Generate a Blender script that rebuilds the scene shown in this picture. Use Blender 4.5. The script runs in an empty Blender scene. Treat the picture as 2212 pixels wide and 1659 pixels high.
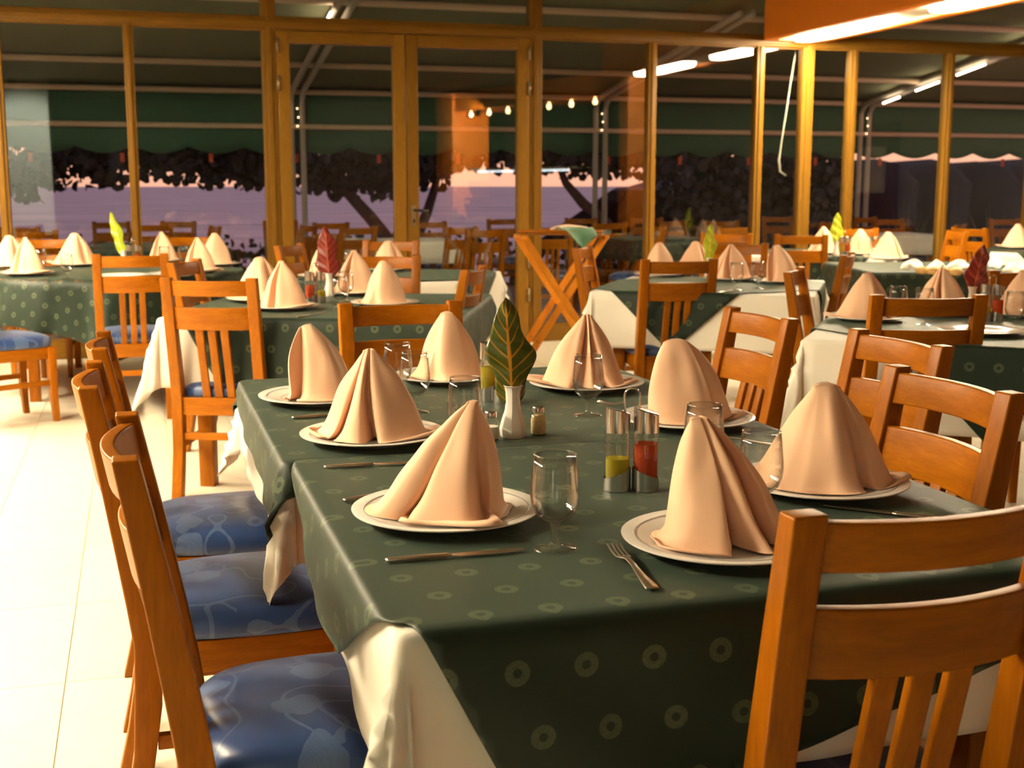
import bpy, bmesh, math, random
from mathutils import Vector, Matrix, noise as mnoise
R = math.radians
PI = math.pi
random.seed(7)
SC = bpy.context.scene
COL = SC.collection

# ------------------------------------------------------------------ camera
YAW = R(16.6); FPX = 2700.0; HC = 1.30; PITCH = math.atan(429.5 / FPX)
cam = bpy.data.cameras.new('camera'); camo = bpy.data.objects.new('camera', cam); COL.objects.link(camo)
camo.location = (0, 0, HC); camo.rotation_euler = (PI / 2 - PITCH, 0, -YAW)
cam.sensor_width = 36.0; cam.lens = FPX / 2212.0 * 36.0; cam.clip_end = 5000
cam.dof.use_dof = True; cam.dof.focus_distance = 2.35; cam.dof.aperture_fstop = 7.5
SC.camera = camo

# ------------------------------------------------------------------ view, sky
SC.view_settings.view_transform = 'Standard'; SC.view_settings.look = 'None'
SC.view_settings.exposure = 0.42; SC.view_settings.gamma = 1.0; SC.view_settings.use_curve_mapping = False
LAMP = 100.0            # radiance of the ceiling diffusers
LAMPCOL = (1.0, 0.84, 0.55)
SC.cycles.transparent_max_bounces = 32
w = bpy.data.worlds.new('dusk'); SC.world = w; w.use_nodes = True
nt = w.node_tree; nt.nodes.clear()
out = nt.nodes.new('ShaderNodeOutputWorld'); bg = nt.nodes.new('ShaderNodeBackground')
tc = nt.nodes.new('ShaderNodeTexCoord'); sx = nt.nodes.new('ShaderNodeSeparateXYZ'); rp = nt.nodes.new('ShaderNodeValToRGB')
nt.links.new(tc.outputs['Generated'], sx.inputs[0]); nt.links.new(sx.outputs['Z'], rp.inputs[0])
cr = rp.color_ramp; cr.elements[0].position = 0.0; cr.elements[0].color = (0.80, 0.37, 0.25, 1)
cr.elements[1].position = 1.0; cr.elements[1].color = (0.035, 0.045, 0.10, 1)
for p, c in ((0.03, (0.86, 0.40, 0.25)), (0.10, (0.62, 0.33, 0.30)), (0.25, (0.42, 0.28, 0.34)), (0.5, (0.12, 0.12, 0.22))):
    e = cr.elements.new(p); e.color = (*c, 1)
bg.inputs[1].default_value = 1.35
nt.links.new(rp.outputs[0], bg.inputs[0]); nt.links.new(bg.outputs[0], out.inputs[0])

# ------------------------------------------------------------------ picture -> place helpers (planning only: a point on a known plane)
CA, SA, CT, ST = math.cos(YAW), math.sin(YAW), math.cos(PITCH), math.sin(PITCH)
def ray(px, py):
    u = (px - 1106) / FPX; v = (py - 829.5) / FPX
    fw = CT - v * ST; up = -ST - v * CT
    return (CA * u + SA * fw, -SA * u + CA * fw, up)
def P(px, py, z):
    r = ray(px, py); t = (z - HC) / r[2]; return Vector((r[0] * t, r[1] * t, z))
def PW(px, py, Y):
    r = ray(px, py); t = Y / r[1]; return Vector((r[0] * t, Y, HC + r[2] * t))
def proj(x, y, z):
    ri = CA * x - SA * y; d = SA * x + CA * y; h = z - HC
    zc = d * CT - h * ST; yc = h * CT + d * ST
    return (1106 + FPX * ri / zc, 829.5 - FPX * yc / zc, zc)

# ------------------------------------------------------------------ materials
MATS = {}
def mk(name):
    m = bpy.data.materials.new(name); m.use_nodes = True; MATS[name] = m
    return m, m.node_tree, m.node_tree.nodes['Principled BSDF']
def N(t, kind, **kw):
    n = t.nodes.new(kind)
    for k, v in kw.items():
        if k == 'inp':
            for i, x in v.items(): n.inputs[i].default_value = x
        else: setattr(n, k, v)
    return n
def M2(t, op, a, b=None, c=None, clamp=False):
    n = t.nodes.new('ShaderNodeMath'); n.operation = op; n.use_clamp = clamp
    for i, x in enumerate((a, b, c)):
        if x is None: continue
        if isinstance(x, (int, float)): n.inputs[i].default_value = x
        else: t.links.new(x, n.inputs[i])
    return n.outputs[0]
def mixc(t, fac, a, b):
    n = t.nodes.new('ShaderNodeMix'); n.data_type = 'RGBA'
    for i, x in ((0, fac), (6, a), (7, b)):
        if isinstance(x, (int, float)): n.inputs[i].default_value = x
        elif isinstance(x, tuple): n.inputs[i].default_value = (*x, 1) if len(x) == 3 else x
        else: t.links.new(x, n.inputs[i])
    return n.outputs[2]
def noise(t, scale, vec=None, detail=3, rough=.55, dim='3D'):
    n = t.nodes.new('ShaderNodeTexNoise'); n.inputs['Scale'].default_value = scale; n.inputs['Detail'].default_value = detail
    n.inputs['Roughness'].default_value = rough
    if vec is not None: t.links.new(vec, n.inputs['Vector'])
    return n
def mapped(t, coord, scale=(1, 1, 1), rot=(0, 0, 0)):
    tcn = t.nodes.new('ShaderNodeTexCoord'); mp = t.nodes.new('ShaderNodeMapping')
    mp.inputs['Scale'].default_value = scale; mp.inputs['Rotation'].default_value = rot
    t.links.new(tcn.outputs[coord], mp.inputs['Vector']); return mp.outputs[0]
def bump(t, b, h, strength=.2, dist=.002):
    n = t.nodes.new('ShaderNodeBump'); n.inputs['Strength'].default_value = strength; n.inputs['Distance'].default_value = dist
    t.links.new(h, n.inputs['Height']); t.links.new(n.outputs[0], b.inputs['Normal'])
def plain(name, col, rough=.5, metal=0.0, var=.08, scale=20, spec=.5):
    m, t, b = mk(name)
    n = noise(t, scale, mapped(t, 'Object'))
    lo = tuple(c * (1 - var) for c in col); hi = tuple(min(1, c * (1 + var)) for c in col)
    t.links.new(mixc(t, n.outputs['Fac'], lo, hi), b.inputs['Base Color'])
    b.inputs['Roughness'].default_value = rough; b.inputs['Metallic'].default_value = metal
    b.inputs['Specular IOR Level'].default_value = spec
    return m
def wood(name, c1, c2, stretch, rough=.33):
    m, t, b = mk(name)
    v = mapped(t, 'Object', stretch)
    n1 = noise(t, 9, v, 5, .6); n2 = noise(t, 45, v, 3, .6)
    oi = t.nodes.new('ShaderNodeObjectInfo')
    f = M2(t, 'MULTIPLY', n1.outputs['Fac'], 1.3); f = M2(t, 'SUBTRACT', f, .15, clamp=True)
    base = mixc(t, f, c1, c2)
    g = M2(t, 'MULTIPLY', n2.outputs['Fac'], .55); g = M2(t, 'ADD', g, .62)
    r = M2(t, 'MULTIPLY', oi.outputs['Random'], .35); r = M2(t, 'ADD', r, .8); g = M2(t, 'MULTIPLY', g, r)
    mul = t.nodes.new('ShaderNodeVectorMath'); mul.operation = 'SCALE'
    t.links.new(base, mul.inputs[0]); t.links.new(g, mul.inputs['Scale'])
    t.links.new(mul.outputs[0], b.inputs['Base Color'])
    b.inputs['Roughness'].default_value = rough
    b.inputs['Coat Weight'].default_value = .0; b.inputs['Specular IOR Level'].default_value = .16
    bump(t, b, n2.outputs['Fac'], .12, .001)
    return m
WC1, WC2 = (0.24, 0.062, 0.002), (0.46, 0.150, 0.003)
wood('wood_upright', WC1, WC2, (3, 3, .35)); wood('wood_across', WC1, WC2, (.35, 3, 3)); wood('wood_depth', WC1, WC2, (3, .35, 3))
wood('frame_upright', (0.22, 0.105, 0.013), (0.27, 0.13, 0.017), (2, 2, .2), .30); wood('frame_across', (0.22, 0.105, 0.013), (0.27, 0.13, 0.017), (.2, 2, 2), .30)
wood('wood_dark', (0.07, 0.02, 0.006), (0.12, 0.035, 0.01), (3, 3, .3), .4)
wood('tray_wood', (0.62, 0.20, 0.015), (0.75, 0.28, 0.025), (3, 3, .4), .35)
plain('white_ceramic', (0.86, 0.82, 0.76), .12, var=.02)
plain('plate_line', (0.30, 0.26, 0.27), .3)
plain('steel', (0.62, 0.60, 0.57), .22, 1.0, var=.05)
plain('cutlery_steel', (0.66, 0.58, 0.48), .28, 1.0, var=.05)
plain('dark_metal', (0.03, 0.025, 0.02), .35, 0.6)
plain('hinge_metal', (0.30, 0.22, 0.13), .4, 0.7)
plain('orange_paint', (0.90, 0.25, 0.012), .5, var=.05, scale=3)
plain('cream_paint', (0.78, 0.68, 0.52), .6, var=.03, scale=3)
plain('wall_paint', (0.24, 0.21, 0.17), .7, var=.05, scale=2)
plain('ceiling_paint', (0.15, 0.13, 0.10), .8, var=.03, scale=2)
plain('white_tube', (0.56, 0.52, 0.45), .4, var=.04)
plain('awning_bar', (0.72, 0.58, 0.42), .45, var=.04)
plain('terrace_tile', (0.23, 0.16, 0.12), .5, var=.25, scale=4)
plain('trunk_bark', (0.055, 0.035, 0.025), .9, var=.4, scale=12)
plain('salt', (0.9, 0.88, 0.84), .9)
plain('toothpick', (0.75, 0.56, 0.30), .8, var=.2, scale=150)
plain('red_tag', (0.65, 0.08, 0.03), .6)
plain('mountain', (0.035, 0.034, 0.036), .95, var=.5, scale=.2)
plain('bread', (0.72, 0.45, 0.17), .8, var=.3, scale=30)
plain('panelling', (0.10, 0.05, 0.025), .6, var=.2, scale=3)
plain('grout', (0.58, 0.50, 0.37), .9)
plain('concrete', (0.30, 0.28, 0.26), .9, var=.2, scale=3)

def emit(name, col, s):
    m = bpy.data.materials.new(name); m.use_nodes = True; MATS[name] = m; t = m.node_tree
    b = t.nodes['Principled BSDF']; b.inputs['Base Color'].default_value = (.9, .9, .9, 1)
    n = noise(t, 2, mapped(t, 'Object')); f = M2(t, 'MULTIPLY', n.outputs['Fac'], .04); f = M2(t, 'ADD', f, .98); f = M2(t, 'MULTIPLY', f, s)
    b.inputs['Emission Color'].default_value = (*col, 1); t.links.new(f, b.inputs['Emission Strength'])
    return m
emit('lamp_diffuser', LAMPCOL, LAMP); emit('lamp_left', LAMPCOL, LAMP * 1.65)
emit('bulb_glow', (1.0, .66, .28), 30.0); emit('terrace_tube', (1.0, .74, .50), 12.0); emit('fairy_light', (1.0, .6, .35), 4.0)
emit('bar_strip', (.85, .95, 1.0), 8.0)

def glassy(name, tint, base, edge, power=3.0, rough=.02):
    m = bpy.data.materials.new(name); m.use_nodes = True; MATS[name] = m; t = m.node_tree; t.nodes.clear()
    o = t.nodes.new('ShaderNodeOutputMaterial'); tr = N(t, 'ShaderNodeBsdfTransparent'); gl = N(t, 'ShaderNodeBsdfGlossy')
    n = noise(t, 6, mapped(t, 'Object')); tr_c = mixc(t, n.outputs['Fac'], tint, tuple(min(1, c * 1.01) for c in tint)); t.links.new(tr_c, tr.inputs[0])
    gl.inputs['Roughness'].default_value = rough
    lw = N(t, 'ShaderNodeLayerWeight'); lw.inputs[0].default_value = .5
    f = M2(t, 'POWER', lw.outputs['Facing'], power); f = M2(t, 'MULTIPLY', f, edge); f = M2(t, 'ADD', f, base, clamp=True)
    mx = N(t, 'ShaderNodeMixShader'); t.links.new(f, mx.inputs[0]); t.links.new(tr.outputs[0], mx.inputs[1]); t.links.new(gl.outputs[0], mx.inputs[2])
    t.links.new(mx.outputs[0], o.inputs[0]); return m
glassy('clear_glass', (.985, .985, .98), .045, .95, 2.2)
glassy('bottle_glass', (.93, .94, .90), .08, .6, 3)
glassy('pane_glass', (.92, .94, .93), .055, .8, 5, .0)
def liquid(name, col, a):
    m, t, b = mk(name); n = noise(t, 14, mapped(t, 'Object'))
    t.links.new(mixc(t, n.outputs['Fac'], tuple(c * .8 for c in col), col), b.inputs['Base Color'])
    b.inputs['Roughness'].default_value = .08; b.inputs['Transmission Weight'].default_value = a; b.inputs['IOR'].default_value = 1.12
    return m
liquid('oil', (0.78, 0.62, 0.04), .6); liquid('vinegar', (0.80, 0.10, 0.03), .45)

def cloth(name, col, rough=.6, sheen=.25, weave=900, bs=.06, trans=0):
    m, t, b = mk(name); v = mapped(t, 'Object')
    n = noise(t, 5, v); n2 = noise(t, weave, v, 1)
    t.links.new(mixc(t, n.outputs['Fac'], tuple(c * .94 for c in col), col), b.inputs['Base Color'])
    b.inputs['Roughness'].default_value = rough; b.inputs['Sheen Weight'].default_value = sheen
    b.inputs['Specular IOR Level'].default_value = .25
    bump(t, b, n2.outputs['Fac'], bs, .0006)
    return m
cloth('white_cloth', (0.90, 0.85, 0.74), .65)
cloth('napkin_cloth', (0.92, 0.575, 0.37), .6, .15)
cloth('green_tray_cloth', (0.10, 0.22, 0.13), .7)
# green table cloth with woven rings (pattern runs in the cloth's own flat coordinates, metres)
def green_cloth(name, ring=True):
    m, t, b = mk(name)
    uv = t.nodes.new('ShaderNodeUVMap'); uv.uv_map = 'cloth'
    s = t.nodes.new('ShaderNodeSeparateXYZ'); t.links.new(uv.outputs[0], s.inputs[0])
    v = M2(t, 'DIVIDE', s.outputs[1], .088); row = M2(t, 'FLOOR', v); fv = M2(t, 'SUBTRACT', v, row)
    odd = M2(t, 'MULTIPLY', row, .36)
    u = M2(t, 'DIVIDE', s.outputs[0], .094); u = M2(t, 'ADD', u, odd); fu = M2(t, 'FRACT', u)
    dx = M2(t, 'MULTIPLY', M2(t, 'SUBTRACT', fu, .5), .094); dy = M2(t, 'MULTIPLY', M2(t, 'SUBTRACT', fv, .5), .088)
    d = M2(t, 'SQRT', M2(t, 'ADD', M2(t, 'MULTIPLY', dx, dx), M2(t, 'MULTIPLY', dy, dy)))
    e = M2(t, 'ABSOLUTE', M2(t, 'SUBTRACT', d, .0115)); mask = M2(t, 'LESS_THAN', e, .0052)
    nz = noise(t, 240, mapped(t, 'Object'), 1); mk_ = M2(t, 'MULTIPLY', mask, M2(t, 'ADD', M2(t, 'MULTIPLY', nz.outputs['Fac'], .8), .25))
    n = noise(t, 4, mapped(t, 'Object'))
    base = mixc(t, n.outputs['Fac'], (0.008, 0.018, 0.0115), (0.011, 0.024, 0.015))
    fac = M2(t, 'MULTIPLY', mk_, .25)
    t.links.new(mixc(t, fac, base, (0.30, 0.36, 0.19)), b.inputs['Base Color'])
    b.inputs['Roughness'].default_value = .52; b.inputs['Sheen Weight'].default_value = .15; b.inputs['Sheen Tint'].default_value = (.45, .62, .5, 1)
    b.inputs['Specular IOR Level'].default_value = .32
    bump(t, b, noise(t, 700, mapped(t, 'Object'), 1).outputs['Fac'], .06, .0006)
green_cloth('green_cloth')
# blue damask: warped contour lines for the vines, blobs for the leaves
def damask():
    m, t, b = mk('blue_damask')
    tcn = t.nodes.new('ShaderNodeTexCoord'); oi = t.nodes.new('ShaderNodeObjectInfo')
    add = t.nodes.new('ShaderNodeVectorMath'); add.operation = 'ADD'
    sc = t.nodes.new('ShaderNodeVectorMath'); sc.operation = 'SCALE'; sc.inputs[0].default_value = (7, 3, 0); t.links.new(oi.outputs['Random'], sc.inputs['Scale'])
    t.links.new(tcn.outputs['Object'], add.inputs[0]); t.links.new(sc.outputs[0], add.inputs[1])
    flat = t.nodes.new('ShaderNodeVectorMath'); flat.operation = 'MULTIPLY'; flat.inputs[1].default_value = (1, 1, 0); t.links.new(add.outputs[0], flat.inputs[0])
    n1 = noise(t, 5.5, flat.outputs[0], 0.6, .4)
    l1 = M2(t, 'ABSOLUTE', M2(t, 'SUBTRACT', M2(t, 'FRACT', M2(t, 'MULTIPLY', n1.outputs['Fac'], 6.0)), .5)); l1 = M2(t, 'LESS_THAN', l1, .05)
    wp = t.nodes.new('ShaderNodeVectorMath'); wp.operation = 'MULTIPLY_ADD'; wp.inputs[1].default_value = (.05, .05, 0)
    n3 = noise(t, 14, flat.outputs[0], 1); t.links.new(n3.outputs['Color'], wp.inputs[0]); t.links.new(flat.outputs[0], wp.inputs[2])
    vo = t.nodes.new('ShaderNodeTexVoronoi'); vo.voronoi_dimensions = '2D'; vo.inputs['Scale'].default_value = 6.5; t.links.new(wp.outputs[0], vo.inputs['Vector'])
    leaf = M2(t, 'LESS_THAN', vo.outputs['Distance'], .23)
    vo2 = t.nodes.new('ShaderNodeTexVoronoi'); vo2.voronoi_dimensions = '2D'; vo2.inputs['Scale'].default_value = 9.0; t.links.new(wp.outputs[0], vo2.inputs['Vector'])
    loop = M2(t, 'LESS_THAN', M2(t, 'ABSOLUTE', M2(t, 'SUBTRACT', vo2.outputs['Distance'], .26)), .035)
    sel = M2(t, 'GREATER_THAN', noise(t, 6, flat.outputs[0], 0).outputs['Fac'], .5); loop = M2(t, 'MULTIPLY', loop, sel)
    thread = noise(t, 300, flat.outputs[0], 1).outputs['Fac']
    pat = M2(t, 'MAXIMUM', M2(t, 'MULTIPLY', l1, .8), M2(t, 'MULTIPLY', loop, .7)); leafv = M2(t, 'MULTIPLY', leaf, M2(t, 'ADD', M2(t, 'MULTIPLY', thread, .6), .45)); pat = M2(t, 'MAXIMUM', pat, leafv)
    n = noise(t, 6, flat.outputs[0]); base = mixc(t, n.outputs['Fac'], (0.011, 0.040, 0.155), (0.019, 0.060, 0.215))
    t.links.new(mixc(t, M2(t, 'MULTIPLY', pat, .65), base, (0.11, 0.18, 0.34)), b.inputs['Base Color'])
    b.inputs['Roughness'].default_value = .36; b.inputs['Specular IOR Level'].default_value = .5
    b.inputs['Sheen Weight'].default_value = .2
    bump(t, b, pat, .15, .001)
damask()
# leaf: coordinates u across (-1..1), v along (0..1) stored as UV
def leafmat(name, c_in, c_edge, c_vein):
    m, t, b = mk(name)
    uv = t.nodes.new('ShaderNodeUVMap'); uv.uv_map = 'leaf'; s = t.nodes.new('ShaderNodeSeparateXYZ'); t.links.new(uv.outputs[0], s.inputs[0])
    au = M2(t, 'ABSOLUTE', M2(t, 'SUBTRACT', M2(t, 'MULTIPLY', s.outputs[0], 2), 1))
    rib = M2(t, 'LESS_THAN', au, .075)
    f = M2(t, 'FRACT', M2(t, 'SUBTRACT', M2(t, 'MULTIPLY', s.outputs[1], 8), M2(t, 'MULTIPLY', au, 1.6)))
    vein = M2(t, 'LESS_THAN', M2(t, 'ABSOLUTE', M2(t, 'SUBTRACT', f, .5)), .09)
    vein = M2(t, 'MULTIPLY', vein, M2(t, 'SUBTRACT', 1.0, M2(t, 'MULTIPLY', au, .6)))
    n = noise(t, 9, uv.outputs[0]); base = mixc(t, M2(t, 'ADD', M2(t, 'MULTIPLY', n.outputs['Fac'], .7), M2(t, 'MULTIPLY', au, .25)), c_in, c_edge)
    pat = M2(t, 'MAXIMUM', rib, M2(t, 'MULTIPLY', vein, .8))
    t.links.new(mixc(t, pat, base, c_vein), b.inputs['Base Color']); b.inputs['Roughness'].default_value = .3
    bump(t, b, pat, .3, .002)
leafmat('croton_green', (0.11, 0.11, 0.008), (0.035, 0.075, 0.012), (0.62, 0.27, 0.02))
leafmat('croton_yellow', (0.55, 0.55, 0.02), (0.22, 0.38, 0.02), (0.75, 0.68, 0.08))
leafmat('croton_red', (0.26, 0.025, 0.015), (0.10, 0.012, 0.012), (0.42, 0.10, 0.06))
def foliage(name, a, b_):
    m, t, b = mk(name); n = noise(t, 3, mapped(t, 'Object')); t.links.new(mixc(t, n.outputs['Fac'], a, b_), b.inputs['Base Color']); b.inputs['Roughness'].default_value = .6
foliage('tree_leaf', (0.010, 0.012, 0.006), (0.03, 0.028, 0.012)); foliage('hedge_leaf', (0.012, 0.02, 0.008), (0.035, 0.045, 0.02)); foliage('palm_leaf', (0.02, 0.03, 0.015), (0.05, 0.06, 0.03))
def tile_mat():
    m, t, b = mk('floor_tile'); oi = t.nodes.new('ShaderNodeObjectInfo')
    v = mapped(t, 'Object', (1, 1, 1)); n = noise(t, 5, v, 5, .65); n2 = noise(t, 28, v, 3)
    f = M2(t, 'ADD', M2(t, 'MULTIPLY', n.outputs['Fac'], .7), M2(t, 'MULTIPLY', n2.outputs['Fac'], .3))
    c = mixc(t, f, (0.74, 0.66, 0.50), (0.86, 0.79, 0.63))
    mul = t.nodes.new('ShaderNodeVectorMath'); mul.operation = 'SCALE'; t.links.new(c, mul.inputs[0])
    t.links.new(M2(t, 'ADD', M2(t, 'MULTIPLY', oi.outputs['Random'], .08), .94), mul.inputs['Scale'])
    t.links.new(mul.outputs[0], b.inputs['Base Color']); b.inputs['Roughness'].default_value = .28
tile_mat()
def awning_mat():
    m, t, b = mk('awning_canvas'); n = noise(t, 1.5, mapped(t, 'Object'))
    t.links.new(mixc(t, n.outputs['Fac'], (0.045, 0.13, 0.085), (0.06, 0.16, 0.10)), b.inputs['Base Color']); b.inputs['Roughness'].default_value = .8
awning_mat()
def canopy_mat():
    m, t, b = mk('awning_canopy'); n = noise(t, 1.2, mapped(t, 'Object'))
    t.links.new(mixc(t, n.outputs['Fac'], (0.20, 0.22, 0.125), (0.25, 0.27, 0.15)), b.inputs['Base Color']); b.inputs['Roughness'].default_value = .8
canopy_mat()
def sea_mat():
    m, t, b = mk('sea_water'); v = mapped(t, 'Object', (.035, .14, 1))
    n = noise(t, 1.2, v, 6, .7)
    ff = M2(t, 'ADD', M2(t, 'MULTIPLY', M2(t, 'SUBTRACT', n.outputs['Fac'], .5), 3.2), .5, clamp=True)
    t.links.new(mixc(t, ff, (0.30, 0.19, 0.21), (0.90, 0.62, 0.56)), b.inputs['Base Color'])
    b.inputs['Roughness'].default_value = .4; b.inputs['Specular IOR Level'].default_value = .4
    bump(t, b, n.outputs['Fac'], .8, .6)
sea_mat()

# ------------------------------------------------------------------ mesh helpers
class MB:
    def __init__(s): s.v = []; s.f = []; s.uv = None
    def add(s, vs, fs, M=None):
        o = len(s.v)
        s.v += [tuple(M @ Vector(p)) if M is not None else tuple(p) for p in vs]
        s.f += [tuple(i + o for i in f) for f in fs]; return s
    def box(s, x0, x1, y0, y1, z0, z1, M=None):
        return s.add([(x0, y0, z0), (x1, y0, z0), (x1, y1, z0), (x0, y1, z0), (x0, y0, z1), (x1, y0, z1), (x1, y1, z1), (x0, y1, z1)],
                     [(0, 3, 2, 1), (4, 5, 6, 7), (0, 1, 5, 4), (1, 2, 6, 5), (2, 3, 7, 6), (3, 0, 4, 7)], M)
    def loft(s, rings, closed=True, caps=True, M=None):
        n = len(rings[0]); vs = [p for r in rings for p in r]; fs = []
        for i in range(len(rings) - 1):
            for j in range(n if closed else n - 1):
                k = (j + 1) % n; fs.append((i * n + j, i * n + k, (i + 1) * n + k, (i + 1) * n + j))
        if caps and closed:
            fs.append(tuple(range(n - 1, -1, -1))); fs.append(tuple((len(rings) - 1) * n + j for j in range(n)))
        return s.add(vs, fs, M)
    def tube(s, pts, rad, n=8, M=None):
        pts = [Vector(p) for p in pts]; rings = []
        for i, p in enumerate(pts):
            d = (pts[min(i + 1, len(pts) - 1)] - pts[max(i - 1, 0)]).normalized()
            up = Vector((0, 0, 1)) if abs(d.z) < .9 else Vector((1, 0, 0))
            a = d.cross(up).normalized(); b = d.cross(a); r = rad[i] if isinstance(rad, (list, tuple)) else rad
            rings.append([p + a * (r * math.cos(2 * PI * k / n)) + b * (r * math.sin(2 * PI * k / n)) for k in range(n)])
        return s.loft(rings, True, True, M)
    def lathe(s, prof, n=32, M=None, caps=True):
        vs = []; fs = []
        for r, z in prof:
            for k in range(n): vs.append((r * math.cos(2 * PI * k / n), r * math.sin(2 * PI * k / n), z))
        for i in range(len(prof) - 1):
            for k in range(n):
                q = (k + 1) % n; fs.append((i * n + k, i * n + q, (i + 1) * n + q, (i + 1) * n + k))
        if caps and prof[0][0] > 1e-6: fs.append(tuple(range(n - 1, -1, -1)))
        if caps and prof[-1][0] > 1e-6: fs.append(tuple((len(prof) - 1) * n + k for k in range(n)))
        return s.add(vs, fs, M)
    def mesh(s, name, mat, smooth=False, bevel=0, seg=2, angle=None):
        me = bpy.data.meshes.new(name); me.from_pydata(s.v, [], s.f)
        bm = bmesh.new(); bm.from_mesh(me); bmesh.ops.remove_doubles(bm, verts=bm.verts, dist=1e-6)
        bmesh.ops.recalc_face_normals(bm, faces=bm.faces)
        if bevel:
            ed = [e for e in bm.edges if len(e.link_faces) == 2 and e.calc_face_angle(0) > R(35)]
            bmesh.ops.bevel(bm, geom=ed, offset=bevel, segments=seg, affect='EDGES', profile=.7, clamp_overlap=True)
        for f in bm.faces: f.smooth = smooth or bool(bevel)
        if angle is not None:
            for e in bm.edges:
                if len(e.link_faces) == 2 and e.calc_face_angle(0) > angle: e.smooth = False
        bm.to_mesh(me); bm.free(); me.materials.append(MATS[mat]); return me
    def build(s, name, mat, parent=None, **kw):
        return link(name, s.mesh(name, mat, **kw), parent)
def link(name, data, parent=None):
    o = bpy.data.objects.new(name, data); COL.objects.link(o)
    if parent is not None: o.parent = parent
    return o
def tag(o, label=None, cat=None, group=None, kind=None):
    if label: o['label'] = label
    if cat: o['category'] = cat
    if group: o['group'] = group
    if kind: o['kind'] = kind
    return o
def empty(name, loc=(0, 0, 0), rz=0):
    o = link(name, None); o.location = loc; o.rotation_euler = (0, 0, rz); o.empty_display_size = .1; return o
def dup(o, parent=None):
    c = o.copy(); COL.objects.link(c)
    if parent is not None: c.parent = parent
    for ch in list(o.children): dup(ch, c)
    return c
def struct(o): o['kind'] = 'structure'; return o

# ------------------------------------------------------------------ SETTING
YW = 10.0            # glazed wall
# floor: grout slab and tiles
fl = struct(MB().box(-6, 9.5, -6, YW + .06, -.10, -.004).build('floor', 'grout'))
TS = .34; TL_ = .66; tiles = []
for i in range(-17, 28):
    for j in range(-17, 30):
        x, y = -.235 + i * TS, 3.35 + j * TL_
        if x < -6 or x + TS > 9.5 or y < -6 or y + TL_ > YW + .06: continue
        a = proj(x + TS / 2, y + TL_ / 2, 0); vis = a[2] > 0 and -60 < a[0] < 2270 and -60 < a[1] < 1780
        left = x < .9 or (1.4 < x < 3.4 and y > 6)
        tiles.append(((not vis) * 1000 + (not left) * 20 + (a[2] if a[2] > 0 else 500), x, y))
tiles.sort(); g = .0016
tm = MB().box(g, TS - g, g, TL_ - g, -.004, 0).mesh('tile', 'floor_tile')
for d, x, y in tiles[:300]:
    o = link('tile', tm, fl); o.location = (x, y, 0)
rest = MB()
for d, x, y in tiles[300:]: rest.box(x + g, x + TS - g, y + g, y + TL_ - g, -.004, 0)
rt = rest.build('tile_field', 'floor_tile', fl); rt['kind'] = 'stuff'
struct(MB().box(-6, 9.5, -6, YW + .1, 3.0, 3.1).build('ceiling', 'ceiling_paint'))
struct(MB().box(-6.15, -6, -6, YW + .1, -.1, 3.1).build('wall_left', 'wall_paint'))
struct(MB().box(9.5, 9.65, -6, YW + .1, -.1, 3.1).build('wall_right', 'wall_paint'))
struct(MB().box(-6.15, 9.65, -6.15, -6, -.1, 3.1).build('wall_behind', 'panelling'))

# glazed wall: posts, transom, panes, double door
XP = [-6.0, -4.9, -3.9, -2.9, -1.9, -.92, 0.0, 1.03, 3.17, 4.20, 5.20, 5.66, 6.11, 7.10, 8.05, 9.5]
ZR0, ZR1 = 2.475, 2.565
TALL = (-6.0, 1.03, 3.17, 5.66, 9.5)
tn = 0
def trim(b, mat='frame_upright', bev=.004):
    global tn; tn += 1
    return struct(b.build('trim_%d' % tn, mat, bevel=bev))
for x in XP:
    wd = {1.03: .055, 3.17: .055, 5.66: .055}.get(x, .036)
    trim(MB().box(x - wd, x + wd, YW - .045, YW + .045, 0, 3.0 if x in TALL else ZR0).box(x - wd * .35, x + wd * .35, YW - .058, YW - .045, 0.02, 3.0 if x in TALL else ZR0))
trim(MB().box(-6, 9.5, YW - .05, YW + .05, ZR0, ZR1).box(-6, 9.5, YW - .06, YW - .05, ZR0 + .02, ZR1 - .025), 'frame_across')
trim(MB().box(-6, 1.03, YW - .05, YW + .05, 0, .13), 'frame_across'); trim(MB().box(3.17, 9.5, YW - .05, YW + .05, 0, .13), 'frame_across')
trim(MB().box(-6, 9.5, YW - .05, YW + .05, 2.95, 3.0), 'frame_across')
wn = 0
for x0, x1 in zip(XP[:-1], XP[1:]):
    if x0 != 1.03:
        wn += 1; wdw = struct(MB().box(x0 + .036, x1 - .036, YW - .02, YW - .012, .13, .15).box(x0 + .036, x1 - .036, YW - .02, YW - .012, ZR0 - .012, ZR0).build('window_%d' % wn, 'frame_across'))
        MB().box(x0 + .036, x1 - .036, YW - .003, YW + .003, .13, ZR0).build('pane', 'pane_glass', wdw)
for x0, x1 in zip(TALL[:-1], TALL[1:]):
    wn += 1; wdw = struct(MB().box(x0 + .036, x1 - .036, YW - .02, YW - .012, ZR1, ZR1 + .012).build('window_%d' % wn, 'frame_across'))
    MB().box(x0 + .036, x1 - .036, YW - .003, YW + .003, ZR1, 2.95).build('pane', 'pane_glass', wdw)
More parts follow.
